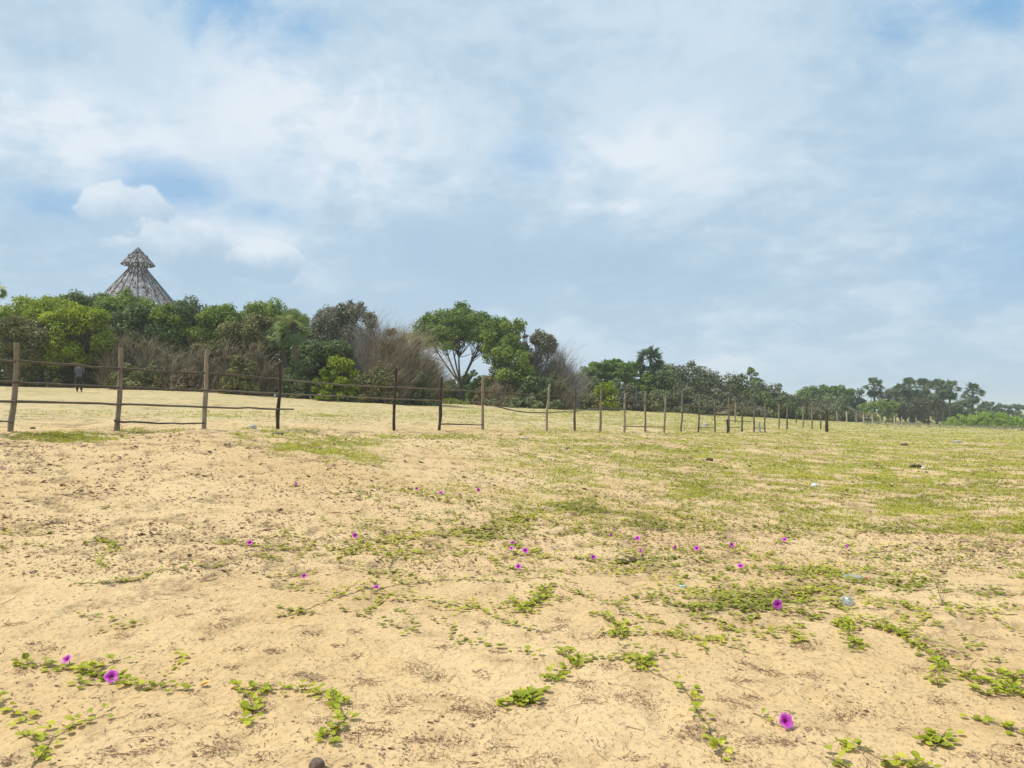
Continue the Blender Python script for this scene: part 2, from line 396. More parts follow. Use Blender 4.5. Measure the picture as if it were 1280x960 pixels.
    out = N(nt, 'ShaderNodeOutputMaterial'); nt.links.new(pb.outputs[0], out.inputs[0])
build_ground()

# ------------------------------------------------------------------ scatter helpers
def scatter_px(n, x0, x1, y0, y1, pw=1.0):
    out = [_scatter_px(min(8000, n - i), x0, x1, y0, y1, pw) for i in range(0, n, 8000)]
    return np.concatenate([o[0] for o in out]), np.concatenate([o[1] for o in out])
def _scatter_px(n, x0, x1, y0, y1, pw):
    """points on the ground spread over the picture area (denser far away, as area allows)"""
    px = rng.uniform(x0, x1, n); py = y0 + (y1 - y0) * rng.uniform(0, 1, n) ** pw
    prof = {}
    ds = np.geomspace(2.0, 260, 260)
    X = (px[:, None] - 640) / 960 / (cp - sp * -(py[:, None] - 480) / 960) * ds[None]
    y_ = -(py - 480) / 960; k = (sp + cp * y_) / (cp - sp * y_)
    Zr = CAM_H + k[:, None] * ds[None]
    g = ground_z(X, np.broadcast_to(ds, X.shape), None)
    hit = Zr <= g; i = np.argmax(hit, 1); ok = hit.any(1)
    lo = ds[np.maximum(i - 1, 0)]; hi = ds[i]
    d = lo + (hi - lo) * rng.uniform(0, 1, n)
    x = X[np.arange(n), i] / ds[i] * d
    return x[ok], d[ok]

def unit(v): return v / (np.linalg.norm(v, axis=-1, keepdims=True) + 1e-9)

def small_leaves(x, y, size, lift, tilt=.7):
    """folded round leaves: two quads each; returns (2n,4,3)"""
    n = len(x); z = ground_z(x, y) + lift
    c = np.stack([x, y, z], -1)
    a = rng.uniform(0, 2 * math.pi, n)
    d = unit(np.stack([np.cos(a), np.sin(a), rng.uniform(-.2, .8, n) * tilt], -1))
    s = unit(np.cross(d, np.array([0, 0, 1.])))
    up = np.cross(s, d); up = np.where(up[:, 2:3] < 0, -up, up)
    f = rng.uniform(.1, .55, n)[:, None]
    sz = size[:, None] if hasattr(size, '__len__') else size
    L, Rr = s + up * f, -s + up * f
    b = c; t = c + d * sz
    q1 = np.stack([b, c + (d * .25 + L * .5) * sz, c + (d * .85 + L * .42) * sz, t * .93 + c * .07], 1)
    q2 = np.stack([b, t * .93 + c * .07, c + (d * .85 + Rr * .42) * sz, c + (d * .25 + Rr * .5) * sz], 1)
    return q1, q2

# mass of small creeping vines
def build_vine_mass():
    x, y = scatter_px(80000, -250, 1650, 598, 830, 1.0)
    m = vine_mask(x, y) * np.where(y > 9, 1., .45); pxx, pyy = to_px(x, y, ground_z(x, y, False))
    k = rng.uniform(0, 1, len(x)) < .24 * m + .017 * np.clip((pxx - 250) / 400, .1, 1) * np.clip((790 - pyy) / 120, .12, 1) * np.clip((pyy - 600) / 50, .4, 1)
    x, y = x[k], y[k]; n = len(x); print('runners', n)
    a = rng.normal(0, .9, n) + np.where(rng.uniform(0, 1, n) < .5, 0, math.pi); L = rng.uniform(.15, .8, n); mb = MB(); sb = MB()
    X = []; Y = []
    step = .028
    for i in range(28):
        live = (i * step < L)
        x = np.where(live, x + np.cos(a) * step, x); y = np.where(live, y + np.sin(a) * step, y); a = a + rng.normal(0, .22, n)
        kk = live & (rng.uniform(0, 1, n) < .8)
        X.append(x[kk] + rng.normal(0, .022, kk.sum())); Y.append(y[kk] + rng.normal(0, .022, kk.sum()))
    X = np.concatenate(X); Y = np.concatenate(Y); n = len(X); print('vine leaves', n)
    q1, q2 = small_leaves(X, Y, rng.uniform(.022, .048, n), rng.uniform(.003, .028, n), .45)
    t = np.clip(rng.normal(.55, .25, n), 0, 1)
    mb.polys(q1, t); mb.polys(q2, np.clip(t + .08, 0, 1))
    tag(mb.build('creeping_ground_vine', M['vinemid']), 'low green creeping beach vine matting the sand in the middle distance', 'ground cover', kind='stuff')
build_vine_mass()

def blades(x, y, h, w, spread=.5, curl=.3):
    n = len(x); z = ground_z(x, y) - .003
    b = np.stack([x, y, z], -1)
    a = rng.uniform(0, 2 * math.pi, n); s = np.stack([np.cos(a), np.sin(a), 0 * a], -1)
    ln = rng.normal(0, spread, (n, 2)); d = unit(np.stack([ln[:, 0], ln[:, 1], np.ones(n)], -1))
    h = h[:, None]; w = w[:, None]
    m_ = b + d * h * .55; t = b + d * h + np.stack([ln[:, 0], ln[:, 1], -.3 * np.ones(n)], -1) * h * curl
    return np.stack([b - s * w, b + s * w, m_ + s * w * .7, t, m_ - s * w * .7], 1)

def build_grass():
    xs, ys = [], []
    x, y = scatter_px(640000, -300, 1750, 513, 700, 1.25)
    m = grass_mask(x, y); k = rng.uniform(0, 1, len(x)) < np.clip((m - .12), 0, 1) ** 1.15 * .75
    x, y = x[k], y[k]
    x = np.concatenate([x, x + rng.normal(0, .03, len(x))]); y = np.concatenate([y, y + rng.normal(0, .03, len(y))])
    n = len(x); d = np.hypot(x, y); print('grass', n)
    h = rng.uniform(.02, .06, n) * (1 + d / 90); w = np.maximum(.0025, d * .00050) * rng.uniform(.7, 1.4, n)
    mb = MB(); mb.polys(blades(x, y, h, w, .8), np.clip(rng.normal(.55, .22, n), 0, 1))
    tag(mb.build('grass', M['grass']), 'short bright green grass in patches over the sand', 'grass', kind='stuff')
    x, y = scatter_px(210000, -300, 1750, 516, 720, 1.2)
    m = grass_mask(x, y); px, py = to_px(x, y, ground_z(x, y, False))
    k = rng.uniform(0, 1, len(x)) < np.clip(.16 + .5 * m + np.clip((px - 700) / 900, 0, .3), 0, 1) * .5
    x, y = x[k], y[k]; n = len(x); d = np.hypot(x, y); print('dry grass', n)
    mb = MB(); mb.polys(blades(x, y, rng.uniform(.015, .05, n) * (1 + d / 80), np.maximum(.002, d * .00045) * rng.uniform(.7, 1.4, n), 1.1), np.clip(rng.normal(.45, .25, n), 0, 1))
    tag(mb.build('dry_grass', M['drygrass']), 'dry straw coloured grass and dead stems thinly covering the sand', 'dry grass', kind='stuff')
build_grass()

# dead leaf fragments and twigs lying on the sand
def build_litter():
    mb = MB()
    x1, y1 = scatter_px(34000, -200, 1600, 541, 720, .95)
    nn = fbm(x1 / .9, y1 / .9, 91, 4); k = rng.uniform(0, 1, len(x1)) < np.clip((nn - .28) * 2.2, .08, 1)
    x1, y1 = x1[k], y1[k]
    x2, y2 = scatter_px(6500, -60, 1340, 680, 1040, 1.0)
    nn = fbm(x2 / .35, y2 / .35, 92, 4); k = rng.uniform(0, 1, len(x2)) < np.clip((nn - .46) * 6, .03, 1)
    x2, y2 = x2[k], y2[k]
    x = np.concatenate([x1, x2]); y = np.concatenate([y1, y2]); n = len(x); d = np.hypot(x, y)
    sz = rng.uniform(.008, .030, n) * np.clip(d / 9.5, .5, 2.6) * np.where(rng.uniform(0, 1, n) < .12, 1.8, 1)
    a = rng.uniform(0, 2 * math.pi, n); dr = np.stack([np.cos(a), np.sin(a), rng.uniform(-.1, .5, n)], -1); s = unit(np.cross(dr, [0, 0, 1.]))
    c = np.stack([x, y, ground_z(x, y) + .002], -1); e = rng.uniform(.2, .7, n)[:, None]; up = np.array([0, 0, 1.]) * rng.uniform(.1, .5, n)[:, None]
    sz = sz[:, None]
    q = np.stack([c - dr * sz, c + (s * e - dr * .1 + up) * sz, c + (dr + up * .3) * sz, c + (-s * e * .8 + dr * .2 + up * .4) * sz], 1)
    mb.polys(q, np.clip(rng.normal(.4, .25, n), 0, 1))
    # brittle needle clumps
    def thin(p, q_, r, tone):
        t = unit(q_ - p); s_ = unit(np.cross(t, [0, 0, 1.])); u_ = np.cross(s_, t); r = r[:, None]
        A = [p + s_ * r, p - s_ * r * .5 + u_ * r, p - s_ * r * .5 - u_ * r]; B = [q_ + s_ * r * .5, q_ - s_ * r * .3 + u_ * r * .5, q_ - s_ * r * .3 - u_ * r * .5]
        for i in range(3): mb.polys(np.stack([A[i], A[(i + 1) % 3], B[(i + 1) % 3], B[i]], 1), tone)
    spots = [(503, 875, 1), (375, 842, .8), (455, 850, .7), (395, 843, .7), (565, 928, .9), (605, 895, .5), (590, 890, 1), (520, 840, 1.2), (545, 846, .6), (790, 872, 1.1), (812, 880, .6), (45, 805, .4), (60, 812, .8), (285, 932, .8), (330, 885, .5), (410, 905, .7), (437, 918, .6),
             (458, 912, .5), (760, 832, .7), (728, 858, .6), (650, 960, .8), (1000, 805, .9), (1010, 812, .6), (968, 843, .6), (1015, 843, .7), (1075, 890, .8), (1050, 893, .7), (1145, 838, .6), (1180, 816, .7), (1160, 800, .5), (860, 920, .9), (885, 915, .8), (605, 780, .5), (745, 793, .8),
             (700, 775, .6), (560, 810, .5), (445, 790, .5), (1175, 878, .6), (920, 950, 1), (230, 770, .4), (150, 945, .8), (720, 645, 1.6), (755, 640, 1.6), (690, 655, 1.4), (800, 655, 1.2)]
    for _ in range(150): spots.append((rng.uniform(-40, 1320), 600 + 400 * rng.uniform() ** 1.1, rng.uniform(.2, .6)))
    for (px, py, s_) in spots:
        c = gpt(px, py); k = int(150 * s_); rad = .085 * s_ + .02
        off = rng.normal(0, 1, (k, 2)) * np.array([rad, rad * .75]) * .7
        x = c[0] + off[:, 0]; y = c[1] + off[:, 1]
        L = rng.uniform(.006, .028, k); a = rng.uniform(0, 6.3, k)
        x2 = x + np.cos(a) * L; y2 = y + np.sin(a) * L
        p = np.stack([x, y, ground_z(x, y) + rng.uniform(0, .010 * s_, k)], -1); q_ = np.stack([x2, y2, ground_z(x2, y2) + rng.uniform(0, .015 * s_, k)], -1)
        thin(p, q_, rng.uniform(.0007, .0018, k), np.clip(rng.normal(.35, .25, k), 0, 1))
    # longer curved twigs, three pieces each
    n = 420
    x, y = scatter_px(n, -60, 1340, 600, 1040, .9); n = len(x)
    a = rng.uniform(0, 6.3, n); L = rng.uniform(.03, .16, n); r = rng.uniform(.0010, .0026, n); tone = np.clip(rng.normal(.5, .25, n), 0, 1)
    p = np.stack([x, y, ground_z(x, y) + .003], -1)
    for k in range(4):
        a = a + rng.normal(0, .22, n); x = x + np.cos(a) * L / 4; y = y + np.sin(a) * L / 4
        q_ = np.stack([x, y, ground_z(x, y) + .004 + rng.uniform(0, .006, n)], -1); thin(p, q_, r, tone); p = q_
    tag(mb.build('leaf_litter', M['litter']), 'scattered brown dead leaf crumbs, needles and twigs on the sand', 'leaf litter', kind='stuff')
build_litter()

# ------------------------------------------------------------------ beach vines and flowers in the foreground
def leaf_outline():
    # half of a two-lobed round leaf, from base along the edge to the notch at the tip
    return np.array([(0, 0), (.18, .06), (.42, .22), (.52, .48), (.46, .76), (.28, .97), (.10, 1.0), (0, .88)])
HALF = leaf_outline()
def goat_leaves(mb, base, dirs, size, tone):
    n = len(base)
    d = unit(dirs); s = unit(np.cross(d, np.array([0, 0, 1.]))); up = np.cross(s, d); up = np.where(up[:, 2:3] < 0, -up, up)
    f = rng.uniform(.15, .65, n)
    for sg in (1, -1):
        V = []
        for (u, v) in HALF:
            V.append(base + (d * v + s * sg * u * np.cos(f)[:, None] + up * (u * np.sin(f)[:, None] - .12 * (v - .3) ** 2)) * size[:, None])
        V = np.stack(V, 1)
        if sg < 0: V = V[:, ::-1]
        mb.polys(V, np.clip(tone + sg * .04, 0, 1))

def spline(pts, n):
    pts = np.asarray(pts, float); d = np.concatenate([[0], np.cumsum(np.linalg.norm(np.diff(pts, axis=0), axis=1))])
    t = np.linspace(0, d[-1], n); out = np.stack([np.interp(t, d, pts[:, k]) for k in range(pts.shape[1])], -1)
    for _ in range(3): out[1:-1] = (out[:-2] + 2 * out[1:-1] + out[2:]) / 4
    return out, d[-1]

def bloom(root, pos, face, size=.032, tone=0.):
    """funnel-shaped flower with five shallow lobes on a short green stalk"""
    size = size * rng.uniform(.76, .93); face = unit(np.asarray(face, float) + rng.normal(0, .22, 3) * [1, .6, 1]); s = unit(np.cross(face, [0, 0, 1.])); u = np.cross(s, face)
    mb = MB(); k = 25; th = np.arange(k) * 2 * math.pi / k
    rings = []
    for (r, h) in ((.10, -1.0), (.16, -.55), (.34, -.22), (.66, -.05), (.93, .02), (1.05, -.03)):
        rr = r * (1 + (.07 * np.cos(5 * th) + .03 * np.sin(3 * th + 1)) * (r > .6)); hh = h + (.06 * np.sin(5 * th + .6) if r > .6 else 0)
        rings.append(np.asarray(pos) + (s * (rr * np.cos(th))[:, None] + u * (rr * np.sin(th))[:, None] + face * (np.zeros(k) + hh)[:, None]) * size)
    V = np.concatenate(rings)
    tn = [.05, .10, .35, .62, .9]
    for i in range(5):
        F = [(i * k + a, i * k + (a + 1) % k, (i + 1) * k + (a + 1) % k, (i + 1) * k + a) for a in range(k)]
        mb.mesh(V, F, np.clip(tn[i] + tone + rng.normal(0, .04, k), 0, 1))
    st = MB(); base = np.asarray(pos) - face * size * .95
    g = np.array([base[0] + rng.normal(0, .006), base[1] + .01, float(ground_z(base[0], base[1] + .01))])
    st.tube([g, (g + base) / 2 + [0, .004, 0], base], [.0022, .002, .0026], 5)
    loc = np.array(root.location)
    p = mb.build('bloom', M['petal'], root, loc, smooth=True); q = st.build('flower_stalk', M['vstem'], p, loc)

def vine(paths, label, spacing=.028, size=(.038, .058), spread=.035, flowers=(), double=1, name='beach_vine', tone0=.55):
    root = None; ls = MB(); ss = MB(); B = []; D = []; S = []; Tn = []
    for path in paths:
        g = np.array([gpt(*p) for p in path])
        if root is None: root = empty(name, (g[0][0], g[0][1], g[0][2]), label, 'vine'); loc = np.array(root.location)
        ln = np.linalg.norm(np.diff(g, axis=0), axis=1).sum(); n = max(6, int(ln / .02))
        pts, ln = spline(g[:, :2], n)
        pts = pts + np.stack([np.sin(np.linspace(0, ln * 22, n) + g[0, 0]) * .008, np.cos(np.linspace(0, ln * 17, n)) * .008], -1)
        z = ground_z(pts[:, 0], pts[:, 1]) + .004 + .004 * np.sin(np.arange(n) * 1.3)
        p3 = np.column_stack([pts, z])
        ss.tube(p3, np.linspace(.0030, .0016, n), 5)
        m = max(2, int(ln / spacing)) * double
        idx = np.clip((np.sort(rng.uniform(0, 1, m)) * (n - 1)).astype(int), 0, n - 1)
        for i in idx:
            a = rng.uniform(0, 6.3); r = abs(rng.normal(0, spread)) + .008
            o = np.array([math.cos(a) * r, math.sin(a) * r]); q = p3[i, :2] + o
            hz = float(ground_z(*q)) + rng.uniform(.005, .028)
            b = np.array([q[0], q[1], hz])
            ss.tube([p3[i], (p3[i] + b) / 2 + [0, 0, .008], b], [.0014, .0012, .0010], 4, cap=False)
            B.append(b); D.append([math.cos(a) + rng.normal(0, .3), math.sin(a) + rng.normal(0, .3), rng.uniform(-.15, .55)]); S.append(rng.uniform(*size) * .8); Tn.append(np.clip(rng.normal(tone0, .22), 0, 1))
    if B: goat_leaves(ls, np.array(B), np.array(D), np.array(S), np.array(Tn)); ls.build('leaves', M['vine'], root, loc)
    ss.build('stem', M['vstem'], root, loc)
    for (px, py, sz) in flowers:
        g = gpt(px, py + 7 * sz / .032); pos = g + [0, 0, .045]
        px2, py2 = to_px(*pos)
        bloom(root, pos, (rng.uniform(-.25, .3), -.75, .65), sz)
    return root

vine([[(18, 829), (60, 833), (105, 838), (120, 846), (160, 857), (200, 862), (240, 866)], [(120, 846), (135, 832), (150, 826)], [(100, 858), (125, 856)]],
     'leafy beach vine across the sand carrying two magenta flowers, lower left', .016, flowers=[(83, 823, .036), (139, 848, .040)])
vine([[(-10, 880), (20, 893), (50, 905)], [(40, 960), (60, 932), (70, 918), (100, 905), (140, 896)], [(25, 918), (45, 930)]],
     'yellowish beach vine branching in the bottom left corner, no flowers', .02, tone0=.7)
vine([[(290, 863), (345, 862), (375, 864), (405, 869), (425, 884), (434, 896), (415, 914), (405, 930)], [(300, 864), (318, 880), (310, 905)]],
     'beach vine bent like a hook, left of the bottom middle of the sand', .014, spread=.02, tone0=.55)
vine([[(632, 884), (650, 878), (670, 866)], [(640, 872), (668, 880)]], 'small round clump of big vine leaves, nearest the bottom middle', .007, (.045, .062), .03)
vine([[(682, 852), (700, 842), (715, 830), (733, 828)], [(700, 815), (716, 824)]], 'loose vine shoot with large round leaves above the nearest clump', .014, (.042, .06), .03)
vine([[(775, 815), (800, 828), (812, 842), (835, 850), (856, 862), (868, 882), (880, 905), (898, 930), (904, 955)]],
     'thin trailing beach vine runner with few leaves, curving to the bottom edge', .035, spread=.018)
vine([[(785, 822), (803, 835)], [(795, 838), (808, 826)]], 'short leafy vine tuft at the head of the long thin runner', .01, (.035, .05))
vine([[(636, 752), (655, 762), (672, 755), (683, 735)], [(645, 768), (668, 766)]], 'dense bright vine clump on bare sand in the middle of the picture', .0075, (.035, .052), .04)
vine([[(735, 768), (760, 773), (778, 783), (772, 797)], [(765, 798), (790, 790)]], 'small vine patch among dry twigs, right of the dense middle clump', .014, (.035, .052), .03)
vine([[(348, 768), (385, 764), (425, 745), (445, 730)], [(425, 748), (460, 735), (540, 725), (620, 728), (690, 722)]], 'long low vine runner crossing the sand with pale magenta flower midway', .035, (.03, .045), .02, flowers=[(470, 732, .03)])
vine([[(100, 682), (125, 673), (140, 680), (146, 690), (130, 695), (122, 703), (132, 712)]], 'curled vine sprig with a yellowing leaf on bare sand, far left', .02, (.035, .05), .03, tone0=.6)
vine([[(90, 732), (130, 728), (165, 722), (205, 714), (250, 708), (290, 703)]], 'straight low vine runner on open sand at the left', .02, (.03, .045), .02)
vine([[(278, 678), (320, 683), (345, 688), (385, 684)], [(318, 696), (350, 699)]], 'vine tuft with one purple flower at its left end, left middle', .013, (.03, .045), .05, flowers=[(312, 676, .034)])
vine([[(340, 722), (365, 720), (382, 722)], [(360, 731), (400, 728)]], 'sparse vine sprig with a small pale flower, below the left middle tuft', .05, (.03, .04), .04, flowers=[(380, 720, .028)])
vine([[(1052, 776), (1062, 790), (1070, 815)], [(1045, 783), (1075, 778)]], 'vine clump trailing down the sand on the right, shaped like a comma', .009, (.035, .052), .03)
vine([[(1088, 786), (1115, 787), (1132, 800), (1160, 816), (1175, 835), (1172, 858)], [(1090, 783), (1130, 788)]], 'vine strand stepping down to the right beside the comma shaped clump', .013, (.035, .05), .028)
vine([[(1205, 842), (1240, 858), (1265, 868), (1300, 876)], [(1225, 870), (1270, 862)], [(1245, 850), (1290, 845)]], 'broad vine patch cut by the right edge of the picture', .009, (.035, .055), .045)
vine([[(1048, 932), (1075, 938), (1100, 945), (1130, 952), (1165, 955)], [(1030, 950), (1060, 958)]], 'low vine strand along the bottom edge at the right', .016, (.04, .058), .03)
vine([[(1150, 935), (1175, 925), (1185, 930)], [(1168, 938), (1180, 918)]], 'single vine tuft just above the bottom edge strand at the right', .012, (.04, .055), .025)
vine([[(1215, 900), (1240, 905), (1262, 915), (1295, 930)]], 'thin reddish vine strand in the bottom right corner', .02, (.04, .055), .03)
vine([[(940, 895), (962, 903), (985, 912)]], 'bare vine stem with one large magenta flower, bottom right of centre', .05, (.03, .042), .015, flowers=[(983, 905, .040)])
vine([[(845, 790), (880, 800), (885, 822)], [(880, 800), (950, 820)]], 'wiry vine sprig with only a few small leaves, right of centre', .035, (.03, .042), .02)

# flowers standing in the mass further back
def flower_plant(px, py, sz, label, tone=0.):
    g = gpt(px, py + 5); root = empty('flowering_vine_sprig', g, label, 'flower', 'magenta flowers in the creeping vine')
    loc = np.array(root.location); bloom(root, g + [0, 0, .05], (rng.uniform(-.4, .4), -.7, rng.uniform(.4, .9)), sz, tone)
    ls = MB(); n = 9; a = rng.uniform(0, 6.3, n); r = rng.uniform(.02, .12, n)
    B = np.column_stack([g[0] + np.cos(a) * r, g[1] + np.sin(a) * r + .01, np.zeros(n)]); B[:, 2] = ground_z(B[:, 0], B[:, 1]) + .02
    goat_leaves(ls, B, np.column_stack([np.cos(a), np.sin(a), rng.uniform(0, .8, n)]), rng.uniform(.03, .045, n), rng.uniform(.3, .8, n))
    ls.build('leaves', M['vine'], root, loc)
for f in [(370, 605, .028, 'pale pink flower alone on sand below the hazel grass patch, left'), (444, 671, .034, 'purple flower at the left tip of the dark vine mat'),
          (521, 610, .036, 'leftmost of the row of far magenta flowers left of centre'), (551, 612, .040, 'largest of the row of far magenta flowers left of centre'),
          (575, 616, .026, 'faint small flower third in the row of far flowers'), (598, 612, .032, 'rightmost flower of the far row left of centre'),
          (641, 678, .030, 'upper flower of the little trio at the picture middle'), (639, 687, .030, 'lower left flower of the little trio at the picture middle'), (657, 689, .034, 'lower right flower of the little trio at the picture middle'),
          (648, 710, .036, 'deep magenta flower alone on sand under the little trio'), (742, 696, .034, 'pale mauve flower left of the dry husk lump'), (764, 670, .026, 'faint flower at the edge of the dark vine mat, above the husk'),
          (797, 674, .036, 'purple flower highest above the dry husk lump'), (801, 688, .026, 'tiny faded flower right below the purple one above the husk'), (844, 685, .034, 'left flower of the close pair right of the husk'), (871, 685, .036, 'right flower of the close pair, white streaked, right of the husk'),
          (915, 682, .034, 'small magenta flower between the close pair and the far right one'), (926, 710, .042, 'bright magenta flower standing above green leaves, right of centre'), (981, 674, .034, 'purple flower furthest right in the back row'),
          (1059, 683, .026, 'faded pink flower over sparse stems at the right'), (972, 758, .042, 'large magenta flower on the near edge of the green vine patch')]:
    flower_plant(*f)

# ------------------------------------------------------------------ fallen things and rubbish
def crumple(name, px, py, size, mat, label, cat, seed=0, rough=.3, root=True, lift=.35, sub=3):
    import bmesh
    bm = bmesh.new(); bmesh.ops.create_icosphere(bm, subdivisions=sub, radius=1)
    g = gpt(px, py); sx, sy, sz = size; r_ = np.random.default_rng(seed)
    K = r_.normal(0, 2.3, (7, 3)); ph = r_.uniform(0, 6.3, 7)
    for v in bm.verts:
        c = np.array(v.co); f = 1 + rough * float(np.abs(np.sin(K @ c + ph)).sum() / 7 - .6) * 1.6
        v.co = Vector((c[0] * sx * f, c[1] * sy * f, c[2] * sz * f))
    me = bpy.data.meshes.new(name); bm.to_mesh(me); bm.free(); me.materials.append(mat)
    o = bpy.data.objects.new(name, me); COL.objects.link(o); o.location = (g[0], g[1], g[2] + sz * lift)
    if label: tag(o, label, cat)
    return o
crumple('stone', 396, 961, (.036, .034, .034), M['stone'], 'dark round stone on sand at the bottom edge', 'stone', 1, .12)
crumple('paper_scrap', 1018, 607, (.085, .05, .05), M['white'], 'crumpled white scrap lying on sand to the right', 'litter', 2, .8, sub=2)
crumple('plastic_cup', 1058, 754, (.055, .05, .045), M['clear'], 'crushed clear plastic cup among green vine leaves', 'litter', 3, .7)
crumple('plastic_scrap', 853, 734, (.04, .02, .012), M['cyan'], 'small pale cyan plastic scrap by the vine patch', 'litter', 4, .8, sub=2)
crumple('husk', 778, 705, (.065, .04, .032), M['husk'], 'dark dry husk lump on the sand beside vines', 'husk', 5, .6)
crumple('husk', 791, 704, (.038, .035, .038), M['husk'], 'smaller of the two dry husk lumps, touching on the right', 'husk', 15, .5)
crumple('pale_stone', 316, 536, (.09, .07, .08), M['palestone'], 'pale stone in grass just before the fence', 'stone', 6, .4, sub=2)
crumple('plastic_scrap', 655, 548, (.14, .06, .035), M['palestone'], 'greyish flat scrap in the grass before the fence middle', 'litter', 7, .6, sub=2)
crumple('clay_lump', 348, 542, (.13, .06, .04), M['husk'], 'reddish brown lump on the ground near the fourth fence post', 'clump', 8, .5, sub=2)
crumple('pale_stone', 882, 532, (.24, .12, .11), M['palestone'], 'whitish slab leaning near the low rail of the back fence', 'stone', 9, .4, sub=2)
crumple('soil_lump', 887, 576, (.10, .07, .06), M['husk'], 'small dark lump on short grass, right of centre', 'clump', 10, .5, sub=2)
crumple('soil_lump', 1130, 557, (.17, .1, .07), M['husk'], 'dark lump in the far grass on the right', 'clump', 11, .5, sub=2)
crumple('plastic_bag', 1196, 553, (.30, .1, .07), M['palestone'], 'pale scrap lying on the bare strip at the far right', 'litter', 12, .6, sub=2)
crumple('soil_lump', 41, 536, (.05, .04, .03), M['husk'], 'small dark lump beside the leftmost fence post', 'clump', 13, .5, sub=2)
crumple('paper_scrap', 1154, 586, (.06, .05, .04), M['white'], 'white scrap resting at the end of the driftwood chunk', 'litter', 14, .5, sub=2)
# driftwood
g = gpt(1145, 585); r_ = empty('driftwood', g, 'dark driftwood chunk on short grass at the right', 'driftwood'); mb = MB()
pts = g + np.array([(-.17, 0, .03), (-.09, .01, .055), (0, .0, .05), (.09, .01, .06), (.16, .0, .035)]); mb.tube(pts, [.03, .05, .042, .052, .02], 8); mb.build('log', M['husk'], r_, np.array(r_.location))
mb = MB(); mb.tube(g + np.array([(-.05, .02, .06), (-.02, .03, .12), (.02, .03, .13)]), [.016, .012, .006], 6); mb.build('branch_stub', M['husk'], r_, np.array(r_.location))
# clear bottle with red cap
g = gpt(1068, 724); r_ = empty('plastic_bottle', g, 'clear plastic bottle with red cap lying among vines', 'bottle'); loc = np.array(r_.location)
ax = unit(np.array([.95, -.25, 0.])); mb = MB(); prof = [(-.095, .004), (-.094, .026), (-.08, .031), (-.03, .029), (.0, .032), (.04, .031), (.065, .024), (.08, .013), (.095, .012)]
mb.tube([g + ax * t + [0, 0, .03] for t, r in prof], [r for t, r in prof], 14); mb.build('bottle_body', M['clear'], r_, loc, smooth=True)
mb = MB(); mb.tube([g + ax * t + [0, 0, .03] for t in (.094, .097, .112, .114)], [.012, .0155, .0155, .012], 12); mb.build('cap', M['red'], r_, loc)
# fallen yellow leaf
g = gpt(255, 860); mb = MB(); goat_leaves(mb, (g + [-.02, 0, .006])[None], np.array([[1, .2, .5]]), np.array([.05]), np.array([.5]))
tag(mb.build('fallen_leaf', M['yellowleaf'], None, g), 'orange yellow fallen leaf on sand, lower left', 'leaf')
g = gpt(128, 674); mb = MB(); goat_leaves(mb, (g + [-.02, 0, .03])[None], np.array([[1, -.2, .5]]), np.array([.055]), np.array([.5]))
tag(mb.build('fallen_leaf', M['yellowleaf'], None, g), 'yellow leaf lying in the curled sprig at far left', 'leaf')
# dry upright stalk plants
for (px, py, h, lab) in [(1178, 758, .28, 'dry upright wiry plant on sand at the right, tallest stalk'), (1117, 758, .14, 'single short dry stalk left of the wiry plant'), (775, 768, .08, 'dry twig plant by the small vine patch')]:
    g = gpt(px, py); r_ = empty('dry_plant', g, lab, 'plant'); loc = np.array(r_.location); mb = MB()
    for k in range(7 if h > .2 else 3):
        a = rng.uniform(0, 6.3); l = h * rng.uniform(.4, 1); e = np.array([math.cos(a) * .3 * l, math.sin(a) * .3 * l, l])
        mb.tube([g, g + e * .5 + rng.normal(0, .006, 3), g + e], [.0022, .0016, .0007], 4, rng.uniform(.2, .7))
    mb.build('stalks', M['twig'], r_, loc)

# ------------------------------------------------------------------ fences
def fdepth(px): return 1536 / (107 - .077 * (px - 18))
def rough_pole(a, b, ra, rb, n=9, wob=.016, sides=9):
    a = np.asarray(a, float); b = np.asarray(b, float); t = np.linspace(0, 1, n)[:, None]
    pts = a * (1 - t) + b * t; w = rng.normal(0, wob, (n, 3)); w[0] = w[-1] = 0
    for _ in range(1): w[1:-1] = (w[:-2] + w[1:-1] * 2 + w[2:]) / 3
    rad = (ra * (1 - t[:, 0]) + rb * t[:, 0]) * (1 + rng.normal(0, .07, n))
    return pts + w, rad
def make_post(parent, top, base, d, rad, mat, name='post'):
    tp = P(top[0], top[1], d); b = gat(base[0], d); b2 = b - [0, 0, .3]
    pts, rd = rough_pole(b2, tp, rad * 1.12, rad * .92)
    mb = MB(); mb.tube(pts, rd, 10)
    # split stub and knots
    for _ in range(3):
        t = rng.integers(2, len(pts) - 1); a = rng.uniform(0, 6.3); dr = np.array([math.cos(a), math.sin(a), .5])
        mb.tube([pts[t], pts[t] + dr * rad * 1.5], [rad * .35, rad * .18], 6)
    if parent is None: return mb, b
    return mb.build(name, mat, parent, np.array(parent.location), smooth=True)

